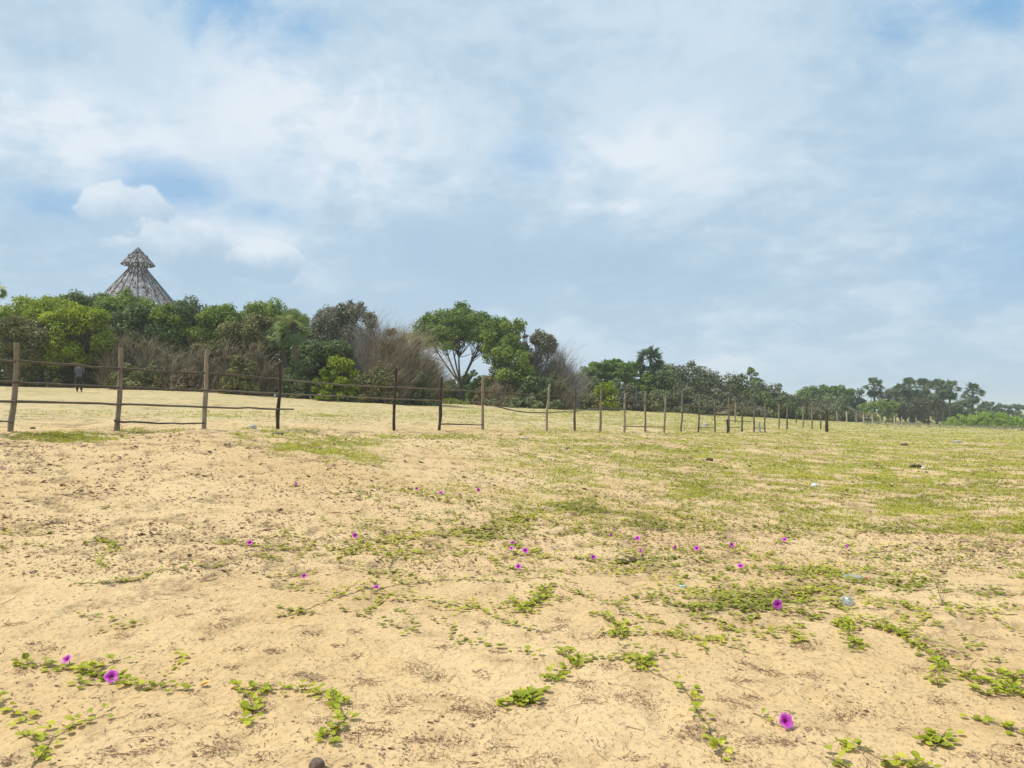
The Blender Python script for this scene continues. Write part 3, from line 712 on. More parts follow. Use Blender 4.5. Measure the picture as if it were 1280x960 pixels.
fence = empty('wooden_fence', gat(300, fdepth(300)), 'long rustic pole fence crossing the sand, posts with uneven rails', 'fence')
MP = [((20.5, 428), (15, 537), 'p'), ((151, 434), (147, 533), 'p'), ((259, 437), (254.5, 535), 'p'), ((349.5, 457), (347, 534), 'd'), ((495, 460), (492, 535), 'd'), ((552, 471), (549, 535), 'd'),
      ((603.5, 470), (602.5, 535), 'p'), ((687, 480), (682, 538), 'p'), ((719, 486), (717.5, 539), 'd'), ((752, 487), (750, 540), 'm'), ((782, 491), (779, 540), 'm'), ((807.5, 489), (805.5, 540), 'p'),
      ((832, 495), (829, 540), 'm'), ((853, 493), (851, 541), 'm'), ((874, 500), (872.5, 540), 'p'), ((894, 499), (893, 538), 'p'), ((911, 497), (910, 536), 'p'), ((927, 507), (926.5, 538), 'm'), ((943, 503), (941.5, 537), 'p'), ((956, 504), (955, 538), 'p')]
for i, (t, b, c) in enumerate(MP):
    r = .047 if i < 7 else .043
    if i in (3, 4): r = .042
    o = make_post(fence, t, b, fdepth(b[0]), r, M['post_dark'] if c == 'd' else M['post_pale'])
RAILS = [[(-60, 446), (20, 451), (151, 461), (257, 466.5), (320, 471), (349, 473)], [(347, 474), (400, 479), (450, 483), (495, 483.5), (552, 486.5), (603, 489.5)], [(603, 489.5), (686, 495), (719, 496.5), (751, 499)],
         [(751, 499), (781, 502), (806, 503), (831, 505), (852, 506)], [(852, 506), (873, 508), (893, 509), (911, 510), (942, 512), (956, 513)],
         [(-60, 475), (20, 478), (150, 484), (257, 488), (300, 490)], [(257, 488), (349, 492), (420, 495.5), (493, 498.5), (549, 501), (603, 503)], [(600, 503), (655, 516), (685, 516), (718, 514.5), (751, 510), (781, 511)],
         [(-60, 500), (20, 502), (147, 504.5), (255, 509), (310, 510), (367, 511.5)], [(-60, 525), (17, 527)], [(143, 526.5), (200, 529), (256, 529)], [(549, 530), (603, 531)], [(779, 533), (830, 534)], [(851, 515), (894, 520)], [(872, 534), (893, 535)], [(905, 526), (942, 527)], [(910, 534.5), (927, 534)], [(941, 535), (956, 535)]]
for i, rl in enumerate(RAILS):
    pts = []
    for (px, py) in rl: d = fdepth(px) - .06; pts.append(P(px, py, d))
    pts = np.array(pts); n = max(5, len(pts) * 4); sp_, _ = spline(pts, n); sp_ += rng.normal(0, .007, sp_.shape)
    r = .022 if i not in (0, 5, 8) else .026
    mb = MB(); mb.tube(sp_, np.linspace(r, r * .75, n) * (1 + rng.normal(0, .06, n)), 8); mb.build('rail', M['rail'], fence, np.array(fence.location), smooth=True)

def lone_post(top, base, d, rad, mat, label, group='fence posts beyond the main fence', name='wooden_post'):
    mb, b = make_post(None, top, base, d, rad, None)
    o = mb.build(name, mat, None, b, smooth=True); tag(o, label, 'post', group); return o
lone_post((909.5, 524), (909, 540), 38.5, .05, M['post_dark'], 'short dark stub post holding the low rail at the fence end')
lone_post((919.5, 503), (918, 526), 62, .055, M['post_pale'], 'pale post behind the fence end, half hidden by its rails')
lone_post((949, 527), (949, 538), 43, .075, M['palestone'], 'stubby whitish marker post at the very end of the fence')
for (t, b, d, lab) in [((974, 505), (973, 533), 55, 'first pale post past the fence end'), ((984, 507), (983, 536), 54, 'second pale post past the fence end, nearer than its neighbour'), ((995, 511), (995, 528), 85, 'short far post between two taller pale ones'),
                       ((1004, 507), (1003, 532), 62, 'tall pale post, fourth past the fence end'), ((1015, 509), (1014, 536), 58, 'post with dark foot just left of the dark stump'), ((1026, 510), (1025, 536), 60, 'pale post touching the dark stump in view')]:
    lone_post(t, b, d, .055, M['post_pale'], lab)
lone_post((1033, 512), (1033, 537), 52, .10, M['post_dark'], 'thick dark stump post standing in green grass', name='stump_post')
FAR = [(1046, 514, 527), (1058, 515, 527), (1070, 516, 528), (1079, 517, 528), (1090, 518, 528), (1100, 519, 528), (1118, 520, 530), (1127, 521, 530), (1136, 521, 530), (1145, 522, 531), (1184, 523, 532), (1191, 524, 532), (1198, 524, 533), (1204, 526, 533), (1210, 527, 534)]
for i, (x, t, b) in enumerate(FAR):
    lone_post((x, t), (x, b), 1536 / (13.3 - (x - 1046) * .032), .085, M['post_far'], 'tiny pale post in the far dotted line before the palm grove', 'far line of fence posts')

# ------------------------------------------------------------------ vegetation
def bez(a, b, c, n=7):
    t = np.linspace(0, 1, n)[:, None]; return (1 - t) ** 2 * a + 2 * t * (1 - t) * b + t * t * c

def leaf_cloud(mb, C, Rad, leaf, density, r_, flat=1.0, shell=.55, tone_c=None, maxn=26000, updown=.5):
    vol = (Rad ** 2) * 12.6 * density * 1.7 / leaf ** 2
    tot = vol.sum(); 
    if tot > maxn: vol *= maxn / tot
    cnt = np.maximum(vol.astype(int), 6); idx = np.repeat(np.arange(len(C)), cnt); n = len(idx)
    d = unit(r_.normal(0, 1, (n, 3))); rad = Rad[idx] * (shell + (1 - shell) * r_.uniform(0, 1, n)) ** 1.0 * (1 + r_.normal(0, .10, n))
    p = C[idx] + d * rad[:, None] * np.array([1, 1, flat])
    nrm = unit(d * .6 + r_.normal(0, .6, (n, 3)) + np.array([0, 0, updown]))
    s = unit(np.cross(nrm, r_.normal(0, 1, (n, 3)))); u = np.cross(nrm, s)
    L = leaf * r_.uniform(.6, 1.35, n)[:, None]; W = L * r_.uniform(.5, .85, n)[:, None]
    V = np.stack([p - s * L * .6, p + u * W * .6 - s * L * .05, p + s * L * .6, p - u * W * .6 + s * L * .05], 1)
    tc = r_.uniform(.15, .85, len(C)) if tone_c is None else tone_c
    mb.polys(V, np.clip(tc[idx] * .55 + r_.uniform(0, 1, n) * .45, 0, 1))

def clump_set(n, W, Dp, H, cb, kind, r_):
    """clump centres filling a crown envelope; base at z=cb*H, top at H"""
    out = []; rr = []
    hc = H * (1 - cb)
    while len(out) < n:
        v = r_.uniform(-1, 1, 3)
        q = np.linalg.norm(v)
        if q > 1: continue
        if q < .45 and r_.uniform() < .6: continue
        x, y, z = v
        if kind == 'dome': z = abs(z); zz = z
        elif kind == 'umbrella':
            zz = 1 - .55 * (x * x + y * y) - r_.uniform(0, .5) ** 1.2 * (1 if r_.uniform() < .8 else 1.4)
            x *= 1.0; y *= 1.0
        elif kind == 'tall': zz = (z + 1) / 2; f = .75 + .25 * math.sin(zz * math.pi); x *= f; y *= f
        else: zz = 1 - (1 - (z + 1) / 2) ** 1.45
        r = r_.uniform(.17, .32) * min(W, hc * 1.6) / 2
        out.append([x * (W / 2 - r * .8), y * (Dp / 2 - r * .8), cb * H + zz * (hc - r) + (r * .2 if kind == 'dome' else 0)]); rr.append(r)
    return np.array(out), np.array(rr)

def trunk_limbs(mb, C, H, fork, r0, r_, nlimb=5, lean=(0, 0), sides=7, wig=.12):
    base = np.array([0, 0, -.3]); fk = np.array([lean[0], lean[1], fork])
    tr = bez(base, (base + fk) / 2 + np.append(r_.normal(0, .12, 2), 0), fk, 7)
    mb.tube(tr, np.linspace(r0 * 1.25, r0 * .85, 7), sides + 2)
    # main limbs towards kmeans-ish seeds
    seeds = C[r_.choice(len(C), min(nlimb, len(C)), replace=False)]
    lab = np.argmin(((C[:, None] - seeds[None]) ** 2).sum(-1), 1)
    for k in range(len(seeds)):
        mem = C[lab == k]
        if not len(mem): continue
        tgt = mem.mean(0); mid = fk * .45 + tgt * .55 + r_.normal(0, wig * H * .3, 3) * [1, 1, .3]; mid[2] = max(mid[2], fork * .9)
        lb = bez(fk, mid, tgt, 8); mb.tube(lb, np.linspace(r0 * .55, r0 * .2, 8), sides)
        for c in mem:
            j = r_.integers(3, 8); s = lb[j]; m2 = (s + c) / 2 + r_.normal(0, wig * H * .12, 3) - [0, 0, .03 * H]
            mb.tube(bez(s, m2, c, 5), np.linspace(r0 * .22, r0 * .06, 5), 5, cap=False)

HT = 'trees of the dense left hedge'; HB = 'dry shrubs in front of the left hedge'; FG = 'trees of the far grove'; SC = 'dense scrub sloping down to the right'
def tree(px, top, wpx, d, pal, label, cb=.25, kind='round', leaf=None, dens=1.0, ncl=46, name='tree', cat='tree', group=None, fork=.3, r0=None, seed=None, maxn=30000, flat=.85, twigs=0, dp=None, shell=.5, bark='bark'):
    r_ = np.random.default_rng(seed if seed is not None else abs(int(px * 13 + d * 7 + top)))
    b = gat(px, d); tp = P(px, top, d); H = tp[2] - b[2]; W = wpx * d / 960
    root = empty(name, b, label, cat, group)
    leaf = leaf or max(.16, d / 768 * 1.9)
    if group in (HT, FG): W *= 1.42; ncl = int(ncl * 1.25)
    elif group == SC: W *= 1.5; ncl = int(ncl * 1.5)
    C, Rd = clump_set(ncl, W, dp or W * .75, H, cb, kind, r_)
    # a few clumps pushed outward break up the outline
    k = r_.choice(len(C), max(2, len(C) // 6), replace=False)
    mb = MB(); leaf_cloud(mb, C, Rd, leaf, dens, r_, flat, shell, maxn=maxn)
    C2 = C[k] + unit(C[k] - np.array([0, 0, H * .5])) * Rd[k][:, None] * .8; C2[:, 2] = np.clip(C2[:, 2], 0, H * 1.0)
    leaf_cloud(mb, C2, Rd[k] * .45, leaf, dens * .8, r_, .9, .1, maxn=maxn // 6)
    mb.build('crown' if cb > .05 else 'foliage', M[pal], root)
    tb = MB(); trunk_limbs(tb, C, H, max(.3, fork * H), r0 or max(.08, H * .022), r_, 6)
    if twigs:
        add_twigs(tb, W, H, twigs, r_, H * .15, .012 * d / 60)
    tb.build('trunk' if cb > .05 else 'stem', M[bark], root, smooth=True)
    return root

def add_twigs(mb, W, H, n, r_, zb, rad, dome=True, lean=0.):
    """upward fine twigs, thin three sided"""
    nt_ = max(3, n // 16); ti = r_.integers(0, nt_, n)
    ta = r_.uniform(0, 6.3, nt_); tq = np.sqrt(r_.uniform(0, 1, nt_)) * .97; th_ = r_.uniform(.55, .95, nt_); tt = r_.uniform(0, .7, nt_)
    a = ta[ti]; q = tq[ti]
    x = np.cos(a) * q * W / 2 + r_.normal(0, .05, n) * W; y = np.sin(a) * q * W / 2 + r_.normal(0, .05, n) * W
    hmax = H * np.sqrt(np.clip(1 - q ** 2.2, .02, 1)) * th_[ti] * r_.uniform(.82, 1.04, n)
    ztop = hmax; L = r_.uniform(.18, .5, n) * H; z0 = np.maximum(ztop - L, 0)
    p = np.stack([x * .8, y * .8, z0], -1); bend = r_.normal(0, .15, (n, 2)) * H
    q1 = np.stack([x * .92 + bend[:, 0] * .3, y * .92 + bend[:, 1] * .3, (z0 + ztop) / 2], -1)
    q2 = np.stack([x + bend[:, 0] * .9 + lean * H, y + bend[:, 1] * .9, ztop], -1)
    rr = rad * r_.uniform(.4, 2.0, n); t = np.clip(tt[ti] + r_.uniform(0, .3, n), 0, 1)
    for (u, v, f1, f2) in ((p, q1, 1, .7), (q1, q2, .7, .25)):
        T = unit(v - u); s = unit(np.cross(T, [0, 1., .1])); w = np.cross(s, T)
        A = [u + (s * c + w * e) * (rr * f1)[:, None] for c, e in ((1, 0), (-.5, .87), (-.5, -.87))]; B = [v + (s * c + w * e) * (rr * f2)[:, None] for c, e in ((1, 0), (-.5, .87), (-.5, -.87))]
        for i in range(3): mb.polys(np.stack([A[i], A[(i + 1) % 3], B[(i + 1) % 3], B[i]], 1), t)

def twig_bush(px, top, wpx, d, label, tw='twig', leafpal='olive', ntw=550, dens=1.6, name='dry_shrub', cat='shrub', group=None, lean=0., rad=None, ncl=30, leaf=None):
    r_ = np.random.default_rng(abs(int(px * 17 + d * 5 + top))); b = gat(px, d); H = P(px, top, d)[2] - b[2]; W = wpx * d / 960
    root = empty(name, b, label, cat, group)
    mb = MB(); add_twigs(mb, W, H, ntw, r_, 0, rad or .012 * d / 60, lean=lean)
    C, Rd = clump_set(ncl, W * .85, W * .75, H * .86, 0, 'dome', r_); trunk_limbs(mb, C, H, .12 * H, H * .018, r_, 8)
    mb.build('twigs', M[tw], root)
    lb = MB(); leaf_cloud(lb, C, Rd * 1.0, leaf or max(.12, d / 768 * 1.4), dens, r_, .9, .2, maxn=16000); lb.build('foliage', M[leafpal], root)
    return root

def fan_palm(px, top, wpx, d, label, nfr=30, pal='palmfar', group=None, trunk_r=.16, skirt=8, name='fan_palm'):
    r_ = np.random.default_rng(abs(int(px * 11 + d * 3 + top))); b = gat(px, d); R_ = wpx * d / 960 / 2; H = P(px, top, d)[2] - b[2] - R_ * .85
    root = empty(name, b, label, 'palm tree', group)
    tb = MB(); bow = r_.normal(0, .25, 2); n = 10; t = np.linspace(0, 1, n)
    pts = np.stack([bow[0] * np.sin(t * 3.1), bow[1] * np.sin(t * 3.1), -.3 + t * (H + .3)], -1); tb.tube(pts, trunk_r * (1.25 - .35 * t) * (1 + .05 * np.sin(np.arange(n) * 2.)), 9)
    tb.build('trunk', M['bark'], root, smooth=True)
    mb = MB(); pb = MB(); c = pts[-1]
    for k in range(nfr + skirt):
        az = r_.uniform(0, 6.3); el = r_.uniform(-.35, 1.45) if k < nfr else r_.uniform(-1.3, -.6)
        dr = np.array([math.cos(az) * math.cos(el), math.sin(az) * math.cos(el), math.sin(el)])
        pl = R_ * r_.uniform(.42, .58); fr = R_ * r_.uniform(.42, .55)
        h = c + dr * pl + [0, 0, -.04 * pl]; pb.tube([c, c + dr * pl * .5, h], [R_ * .018, R_ * .014, R_ * .01], 4, cap=False)
        s = unit(np.cross(dr, [0, 0, 1.])); u = np.cross(s, dr); 
        roll = r_.normal(0, .5); s2 = s * math.cos(roll) + u * math.sin(roll); u2 = np.cross(s2, dr)
        m = 17; th = np.linspace(-1.9, 1.9, m); tone = r_.uniform(.2, .9) if k < nfr else r_.uniform(0, .3)
        for j in range(m - 1):
            a = (th[j] + th[j + 1]) / 2; w = (th[1] - th[0]) * .5
            e0 = dr * math.cos(a - w) + s2 * math.sin(a - w); e1 = dr * math.cos(a + w) + s2 * math.sin(a + w); em = dr * math.cos(a) + s2 * math.sin(a)
            f = fr * (1 - .12 * abs(a)); cup = u2 * .12 * f * abs(math.sin(a))
            tip = h + em * f + cup - np.array([0, 0, .18 * f])
            V = np.array([h, h + e0 * f * .55 + cup * .5, tip, h + e1 * f * .55 + cup * .5]) + u2 * 0
            V[0] += 0; mb.polys(V[None], np.clip(tone + r_.normal(0, .08), 0, 1))
    mb.build('fronds', M[pal], root); pb.build('frond_stalks', M['bark'], root)
    return root

HT = 'trees of the dense left hedge'; HB = 'dry shrubs in front of the left hedge'
# --- left hedge
tree(50, 366, 92, 61, 'bright', 'bright yellow green round tree at the left edge of the hedge', .24, ncl=46, group=HT, dens=1.1, maxn=36000)
tree(97, 379, 72, 57.5, 'bright', 'lower yellow green tree whose crown hangs over the standing person', .2, ncl=40, group=HT, dens=1.1, maxn=33000)
tree(108, 360, 62, 66, 'dark', 'dark green tree behind the two yellow green ones', .2, group=HT)
tree(148, 358, 80, 63, 'green', 'green domed tree directly in front of the timber roof', .2, ncl=42, group=HT, maxn=33000)
tree(196, 371, 62, 62, 'green', 'mid green tree right of the timber roof, before its eave', .15, group=HT)
tree(232, 366, 72, 64, 'dark', 'dark bluish green tree right of the timber roof', .15, group=HT, maxn=30000)
tree(275, 376, 62, 63, 'green', 'green tree with drier branches, between dark tree and pale sparse one', .15, group=HT)
tree(312, 386, 60, 61, 'olive', 'olive green tree just left of the fan palm', .1, group=HT)
tree(168, 378, 60, 60.5, 'dark', 'small dark tree behind the brown twigs, below the roof', .1, group=HT)
tree(20, 392, 60, 56, 'olive', 'olive shrubby tree cut by the left picture edge', .12, group=HT)
tree(-45, 385, 90, 58, 'olive', 'grey olive tree mostly outside the left picture edge', .12, group=HT)
tree(-130, 375, 110, 58, 'green', 'green tree outside the left picture edge', .2, group=HT)
fan_palm(-10, 348, 34, 59, 'palm with dark drooping fronds poking in at the left edge', 18, 'palm', skirt=12)
twig_bush(12, 342, 40, 70, 'leafless thin branched tree above the left edge of the hedge', 'greytwig', ntw=60, dens=.0, name='bare_tree', cat='tree', rad=.02, ncl=14)
twig_bush(150, 404, 50, 57.5, 'tall brown twiggy shrub right of the standing person', group=HB, leafpal='olive')
twig_bush(184, 400, 54, 58, 'brown and olive twiggy shrub under the timber roof', group=HB, leafpal='olive')
twig_bush(216, 418, 40, 56.5, 'pale straw coloured shrub behind the gap of the second and third post', group=HB)
twig_bush(246, 410, 52, 58, 'brown twiggy shrub right behind the third fence post', group=HB, leafpal='olive')
twig_bush(284, 412, 52, 57.5, 'dense brown shrub between the third and fourth fence posts', group=HB, leafpal='brownleaf')
twig_bush(322, 408, 46, 57.5, 'pale brown upright shrub left of the fan palm', group=HB, leafpal='brownleaf')
tree(300, 440, 60, 55.5, 'olive', 'low olive bush at the hedge foot, left of the palm', 0, 'dome', name='bush', cat='bush', maxn=13500)
tree(238, 452, 50, 55.5, 'brownleaf', 'low reddish brown bush at the hedge foot', 0, 'dome', name='bush', cat='bush', maxn=12000)
tree(160, 450, 56, 55.5, 'olive', 'low olive bush right of the standing person', 0, 'dome', name='bush', cat='bush', maxn=13500)
tree(195, 445, 50, 56.2, 'olive', 'low mixed bush behind the second fence bay', 0, 'dome', name='bush', cat='bush', maxn=13500)
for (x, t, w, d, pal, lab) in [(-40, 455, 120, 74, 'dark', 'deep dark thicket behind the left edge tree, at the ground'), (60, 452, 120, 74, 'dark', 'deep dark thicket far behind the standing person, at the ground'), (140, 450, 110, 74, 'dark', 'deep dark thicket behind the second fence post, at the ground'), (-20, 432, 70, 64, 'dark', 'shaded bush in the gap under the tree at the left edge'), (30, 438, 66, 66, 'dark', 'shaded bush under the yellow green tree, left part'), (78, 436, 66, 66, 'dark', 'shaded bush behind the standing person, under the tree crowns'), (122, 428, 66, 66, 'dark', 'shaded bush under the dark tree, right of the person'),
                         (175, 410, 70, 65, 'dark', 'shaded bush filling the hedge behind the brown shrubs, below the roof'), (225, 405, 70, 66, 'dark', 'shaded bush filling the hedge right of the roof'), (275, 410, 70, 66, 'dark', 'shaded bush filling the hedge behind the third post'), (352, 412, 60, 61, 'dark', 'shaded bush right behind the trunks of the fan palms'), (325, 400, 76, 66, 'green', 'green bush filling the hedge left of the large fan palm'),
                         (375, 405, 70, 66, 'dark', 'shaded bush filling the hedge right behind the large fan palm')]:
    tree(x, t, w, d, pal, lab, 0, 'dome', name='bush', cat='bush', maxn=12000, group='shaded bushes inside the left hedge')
# --- palm and pale tree
tree(338, 369, 66, 72, 'green', 'sparse pale green tree rising behind the fan palm', .45, ncl=26, dens=.7, fork=.4, group=HT)
fan_palm(366, 386, 56, 56.5, 'large fan palm with drooping fronds inside the hedge', 44, 'palm', skirt=16)
fan_palm(346, 405, 36, 57.5, 'smaller fan palm leaning on the left of the large one', 26, 'palm', skirt=8)
tree(372, 445, 50, 56.5, 'dark', 'dark bush under the large fan palm', 0, 'dome', name='bush', cat='bush', maxn=13500)
# --- grey green trees
tree(410, 377, 72, 66, 'grey', 'grey green tree right of the fan palm', .12, ncl=40, group=HT, maxn=22000, twigs=500, bark='greytwig')
tree(440, 374, 60, 67, 'grey', 'tall grey tree in the middle of the hedge skyline', .12, ncl=36, group=HT, twigs=600, bark='greytwig')
tree(400, 420, 70, 61, 'dark', 'dark tree filling behind the bright green bush', .05, group=HT)
tree(438, 432, 50, 64, 'dark', 'dark tree filling behind the brown feathery shrubs', .05, group=HT)
twig_bush(462, 368, 64, 63, 'grey wispy tree where the hedge skyline starts to fall', 'greytwig', 'grey', 1300, .8, 'wispy_tree', 'tree')
twig_bush(488, 382, 72, 61, 'brown feathery tree on the falling hedge skyline', 'twig', 'brownleaf', 2200, 1.3, 'feathery_tree', 'tree', lean=.05)
twig_bush(512, 398, 68, 60, 'brown feathery shrub, the middle one at the hedge end', 'twig', 'brownleaf', 2000, 1.3, 'feathery_shrub', lean=.08)
twig_bush(534, 422, 44, 59.5, 'low feathery shrub at the very end of the hedge', 'twig', 'brownleaf', 1000, 1.3, 'feathery_shrub', lean=.08)
tree(425, 441, 66, 56.5, 'bright', 'bright lime green bush before the hedge, behind the fence', 0, 'dome', name='bush', cat='bush', maxn=14000, ncl=34)
tree(405, 465, 40, 55.5, 'bright', 'small lime bush at the foot of the larger lime one', 0, 'dome', name='bush', cat='bush', maxn=7000, ncl=20)
tree(470, 448, 64, 56.5, 'olive', 'olive brown bush joined to the right of the lime one', 0, 'dome', name='bush', cat='bush', maxn=18000)
twig_bush(480, 440, 60, 57.5, 'twiggy brown bush behind the olive brown one', leafpal='brownleaf', ntw=1500)
tree(523, 456, 46, 58.5, 'dark', 'dark rounded bush under the feathery shrubs', 0, 'dome', name='bush', cat='bush', maxn=13500)
# --- umbrella tree group
tree(576, 377, 156, 84, 'tree', 'big spreading umbrella tree with bare forked limbs below the crown', .52, 'umbrella', ncl=150, fork=.2, r0=.21, dens=1., maxn=42000, flat=.6, leaf=.2, seed=5)
tree(630, 392, 72, 80, 'green', 'lighter green tree hugging the right of the umbrella tree', .4, ncl=30, fork=.3, dens=.9)
tree(640, 425, 66, 77, 'green', 'low green tree below the lighter tree beside the umbrella tree', .2, ncl=24, maxn=15000)
tree(650, 395, 26, 83, 'olive', 'small sparse topped tree poking up right of the umbrella tree', .6, ncl=12, fork=.4, dens=.6, maxn=6000)
tree(680, 408, 72, 82, 'grey', 'grey olive tree right of the umbrella tree group', .1, ncl=34, twigs=500, bark='greytwig')
twig_bush(700, 418, 48, 81, 'leafless pinkish grey tree on the falling skyline', 'greytwig', 'grey', 1800, .12, 'bare_tree', 'tree', rad=.016)
twig_bush(655, 440, 60, 79, 'brown twiggy shrub under the lighter green tree', leafpal='brownleaf', ntw=700)
twig_bush(690, 450, 60, 78, 'brown twiggy shrub in front of the leafless tree', leafpal='olive', ntw=700)
tree(672, 462, 60, 76, 'dark', 'dark green rounded bush behind the leaning fence post', 0, 'dome', name='bush', cat='bush', maxn=12000)
tree(598, 468, 36, 80, 'green', 'green bush behind the umbrella tree trunk, right side', 0, 'dome', name='bush', cat='bush', maxn=9000)
tree(562, 470, 40, 92, 'dark', 'dark bush behind the umbrella tree trunk, left side', 0, 'dome', name='bush', cat='bush', maxn=9000)
tree(603, 482, 30, 76, 'brownleaf', 'brown low bush behind the seventh fence post', 0, 'dome', name='bush', cat='bush', maxn=7500)
tree(535, 480, 40, 80, 'green', 'green bush in the gap between hedge and umbrella tree', 0, 'dome', name='bush', cat='bush', maxn=7500)
tree(568, 496, 46, 73, 'bright', 'low bright green shrub at the umbrella tree foot', 0, 'dome', name='bush', cat='bush', maxn=6000)
twig_bush(628, 468, 56, 76, 'brown shrub below the lighter green tree, at the ground', leafpal='brownleaf', ntw=600)
for (x, t, w, d, lab) in [(612, 497, 30, 72, 'pale leafy low shrub behind the seventh fence post, leftmost of a row'), (640, 494, 34, 71, 'pale leafy low shrub, second of the row on the ground'), (668, 495, 34, 72, 'pale leafy low shrub, third of the row on the ground'), (694, 498, 26, 73, 'pale leafy low shrub, rightmost of the row')]:
    tree(x, t, w, d, 'pale', lab, 0, 'dome', name='low_shrub', cat='shrub', maxn=3500, ncl=16, leaf=.16, group='pale low shrubs on the sand')
for (x, t, w, d, pal, lab) in [(545, 462, 50, 90, 'green', 'green thicket in the gap left of the umbrella trunk'), (590, 460, 56, 96, 'dark', 'dark thicket right behind the umbrella trunk'), (618, 455, 60, 92, 'olive', 'olive thicket under the right of the umbrella crown'), (655, 440, 64, 90, 'dark', 'dark thicket behind the grey olive tree'),
                         (700, 450, 64, 90, 'olive', 'olive thicket behind the leafless tree'), (735, 465, 60, 104, 'dark', 'dark thicket between leafless tree and flat topped tree'), (790, 466, 70, 118, 'dark', 'dark thicket behind the tall middle palm'), (570, 478, 60, 100, 'olive', 'olive thicket seen through the umbrella limbs, low')]:
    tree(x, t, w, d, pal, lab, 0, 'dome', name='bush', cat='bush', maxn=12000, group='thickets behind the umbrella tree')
# --- right of the bare tree
tree(762, 442, 74, 108, 'tree', 'flat topped dark green tree left of the roadside palm', .45, 'umbrella', ncl=80, flat=.6, maxn=22500)
tree(742, 450, 40, 106, 'tree', 'lower green tree at the left of the flat topped one', .3, ncl=22, maxn=12000)
fan_palm(813, 431, 42, 112, 'tall fan palm standing over the scrub in the middle', 34, 'palmfar', skirt=14)
tree(812, 462, 44, 112, 'green', 'green tree at the foot of the tall middle palm', .1, maxn=13500)
tree(792, 449, 40, 113, 'tree', 'green tree touching the left of the tall middle palm', .1, maxn=12000)
tree(833, 452, 44, 116, 'dark', 'dark tree touching the right of the tall middle palm', .05, maxn=12000)
tree(765, 470, 60, 100, 'dark', 'dark bush under the flat topped tree', 0, 'dome', name='bush', cat='bush', maxn=13500)
tree(725, 462, 50, 92, 'olive', 'olive brown bush right of the leafless tree', 0, 'dome', name='bush', cat='bush', maxn=13500)
twig_bush(712, 458, 40, 90, 'brown twiggy shrub between leafless tree and olive bush', leafpal='brownleaf', ntw=1100)
tree(757, 474, 50, 88, 'bright', 'yellow green bush behind the tenth fence post', 0, 'dome', name='bush', cat='bush', maxn=12000)
tree(785, 478, 50, 97, 'grey', 'grey green bush right of the yellow green one', 0, 'dome', name='bush', cat='bush', maxn=12000)
tree(730, 488, 50, 86, 'olive', 'low olive bush at ground level behind the ninth post', 0, 'dome', name='bush', cat='bush', maxn=9000)
tree(805, 487, 50, 100, 'olive', 'low olive bush at ground level behind the twelfth post', 0, 'dome', name='bush', cat='bush', maxn=9000)
SC = 'dense scrub sloping down to the right'
for (x, t, w, d, pal, lab) in [(850, 450, 64, 114, 'hill', 'highest dark dome of scrub right of the middle palm'), (882, 453, 62, 118, 'hill', 'dark scrub dome sloping from the highest one'), (832, 458, 44, 110, 'dark', 'dark bush between the middle palm and scrub dome'), (845, 474, 60, 108, 'hill', 'brown green scrub in front of the highest dome'),
                              (912, 463, 56, 120, 'hill', 'scrub dome left of the small round crowned tree'), (890, 480, 60, 112, 'grey', 'grey scrub bush at mid slope'), (865, 492, 60, 106, 'hill', 'low scrub bush behind the fence, mid slope'), (955, 473, 60, 124, 'hill', 'scrub right below the small round crowned tree'),
                              (930, 478, 56, 120, 'dark', 'dark green scrub left of the small round crowned tree'), (925, 495, 56, 114, 'grey', 'grey low scrub behind the fence end'), (985, 483, 56, 128, 'hill', 'scrub dome half way down the slope to the palms'), (965, 494, 56, 122, 'dark', 'green scrub low on the slope past the fence end'),
                              (1010, 491, 50, 134, 'hill', 'small scrub dome near the slope end'), (1035, 498, 50, 140, 'hill', 'last scrub mound before the far palm grove'), (1000, 504, 60, 128, 'olive', 'low olive scrub behind the pale posts'), (1055, 507, 50, 146, 'grey', 'low grey scrub at the start of the dotted posts'),
                              (900, 502, 60, 110, 'olive', 'low olive scrub behind the fence, near its end'), (940, 506, 50, 116, 'olive', 'low olive scrub just past the fence end'), (1080, 512, 50, 155, 'olive', 'small olive scrub under the left far palm')]:
    tree(x, t, w, d, pal, lab, 0, 'dome', name='bush', cat='bush', maxn=8000, ncl=26, group=SC, twigs=90 if pal in ('hill', 'grey') else 0, bark='twig' if pal in ('hill', 'grey') else 'bark')
tree(941, 457, 26, 135, 'tree', 'small round crowned tree standing above the scrub slope', .5, ncl=22, fork=.4, maxn=4500)
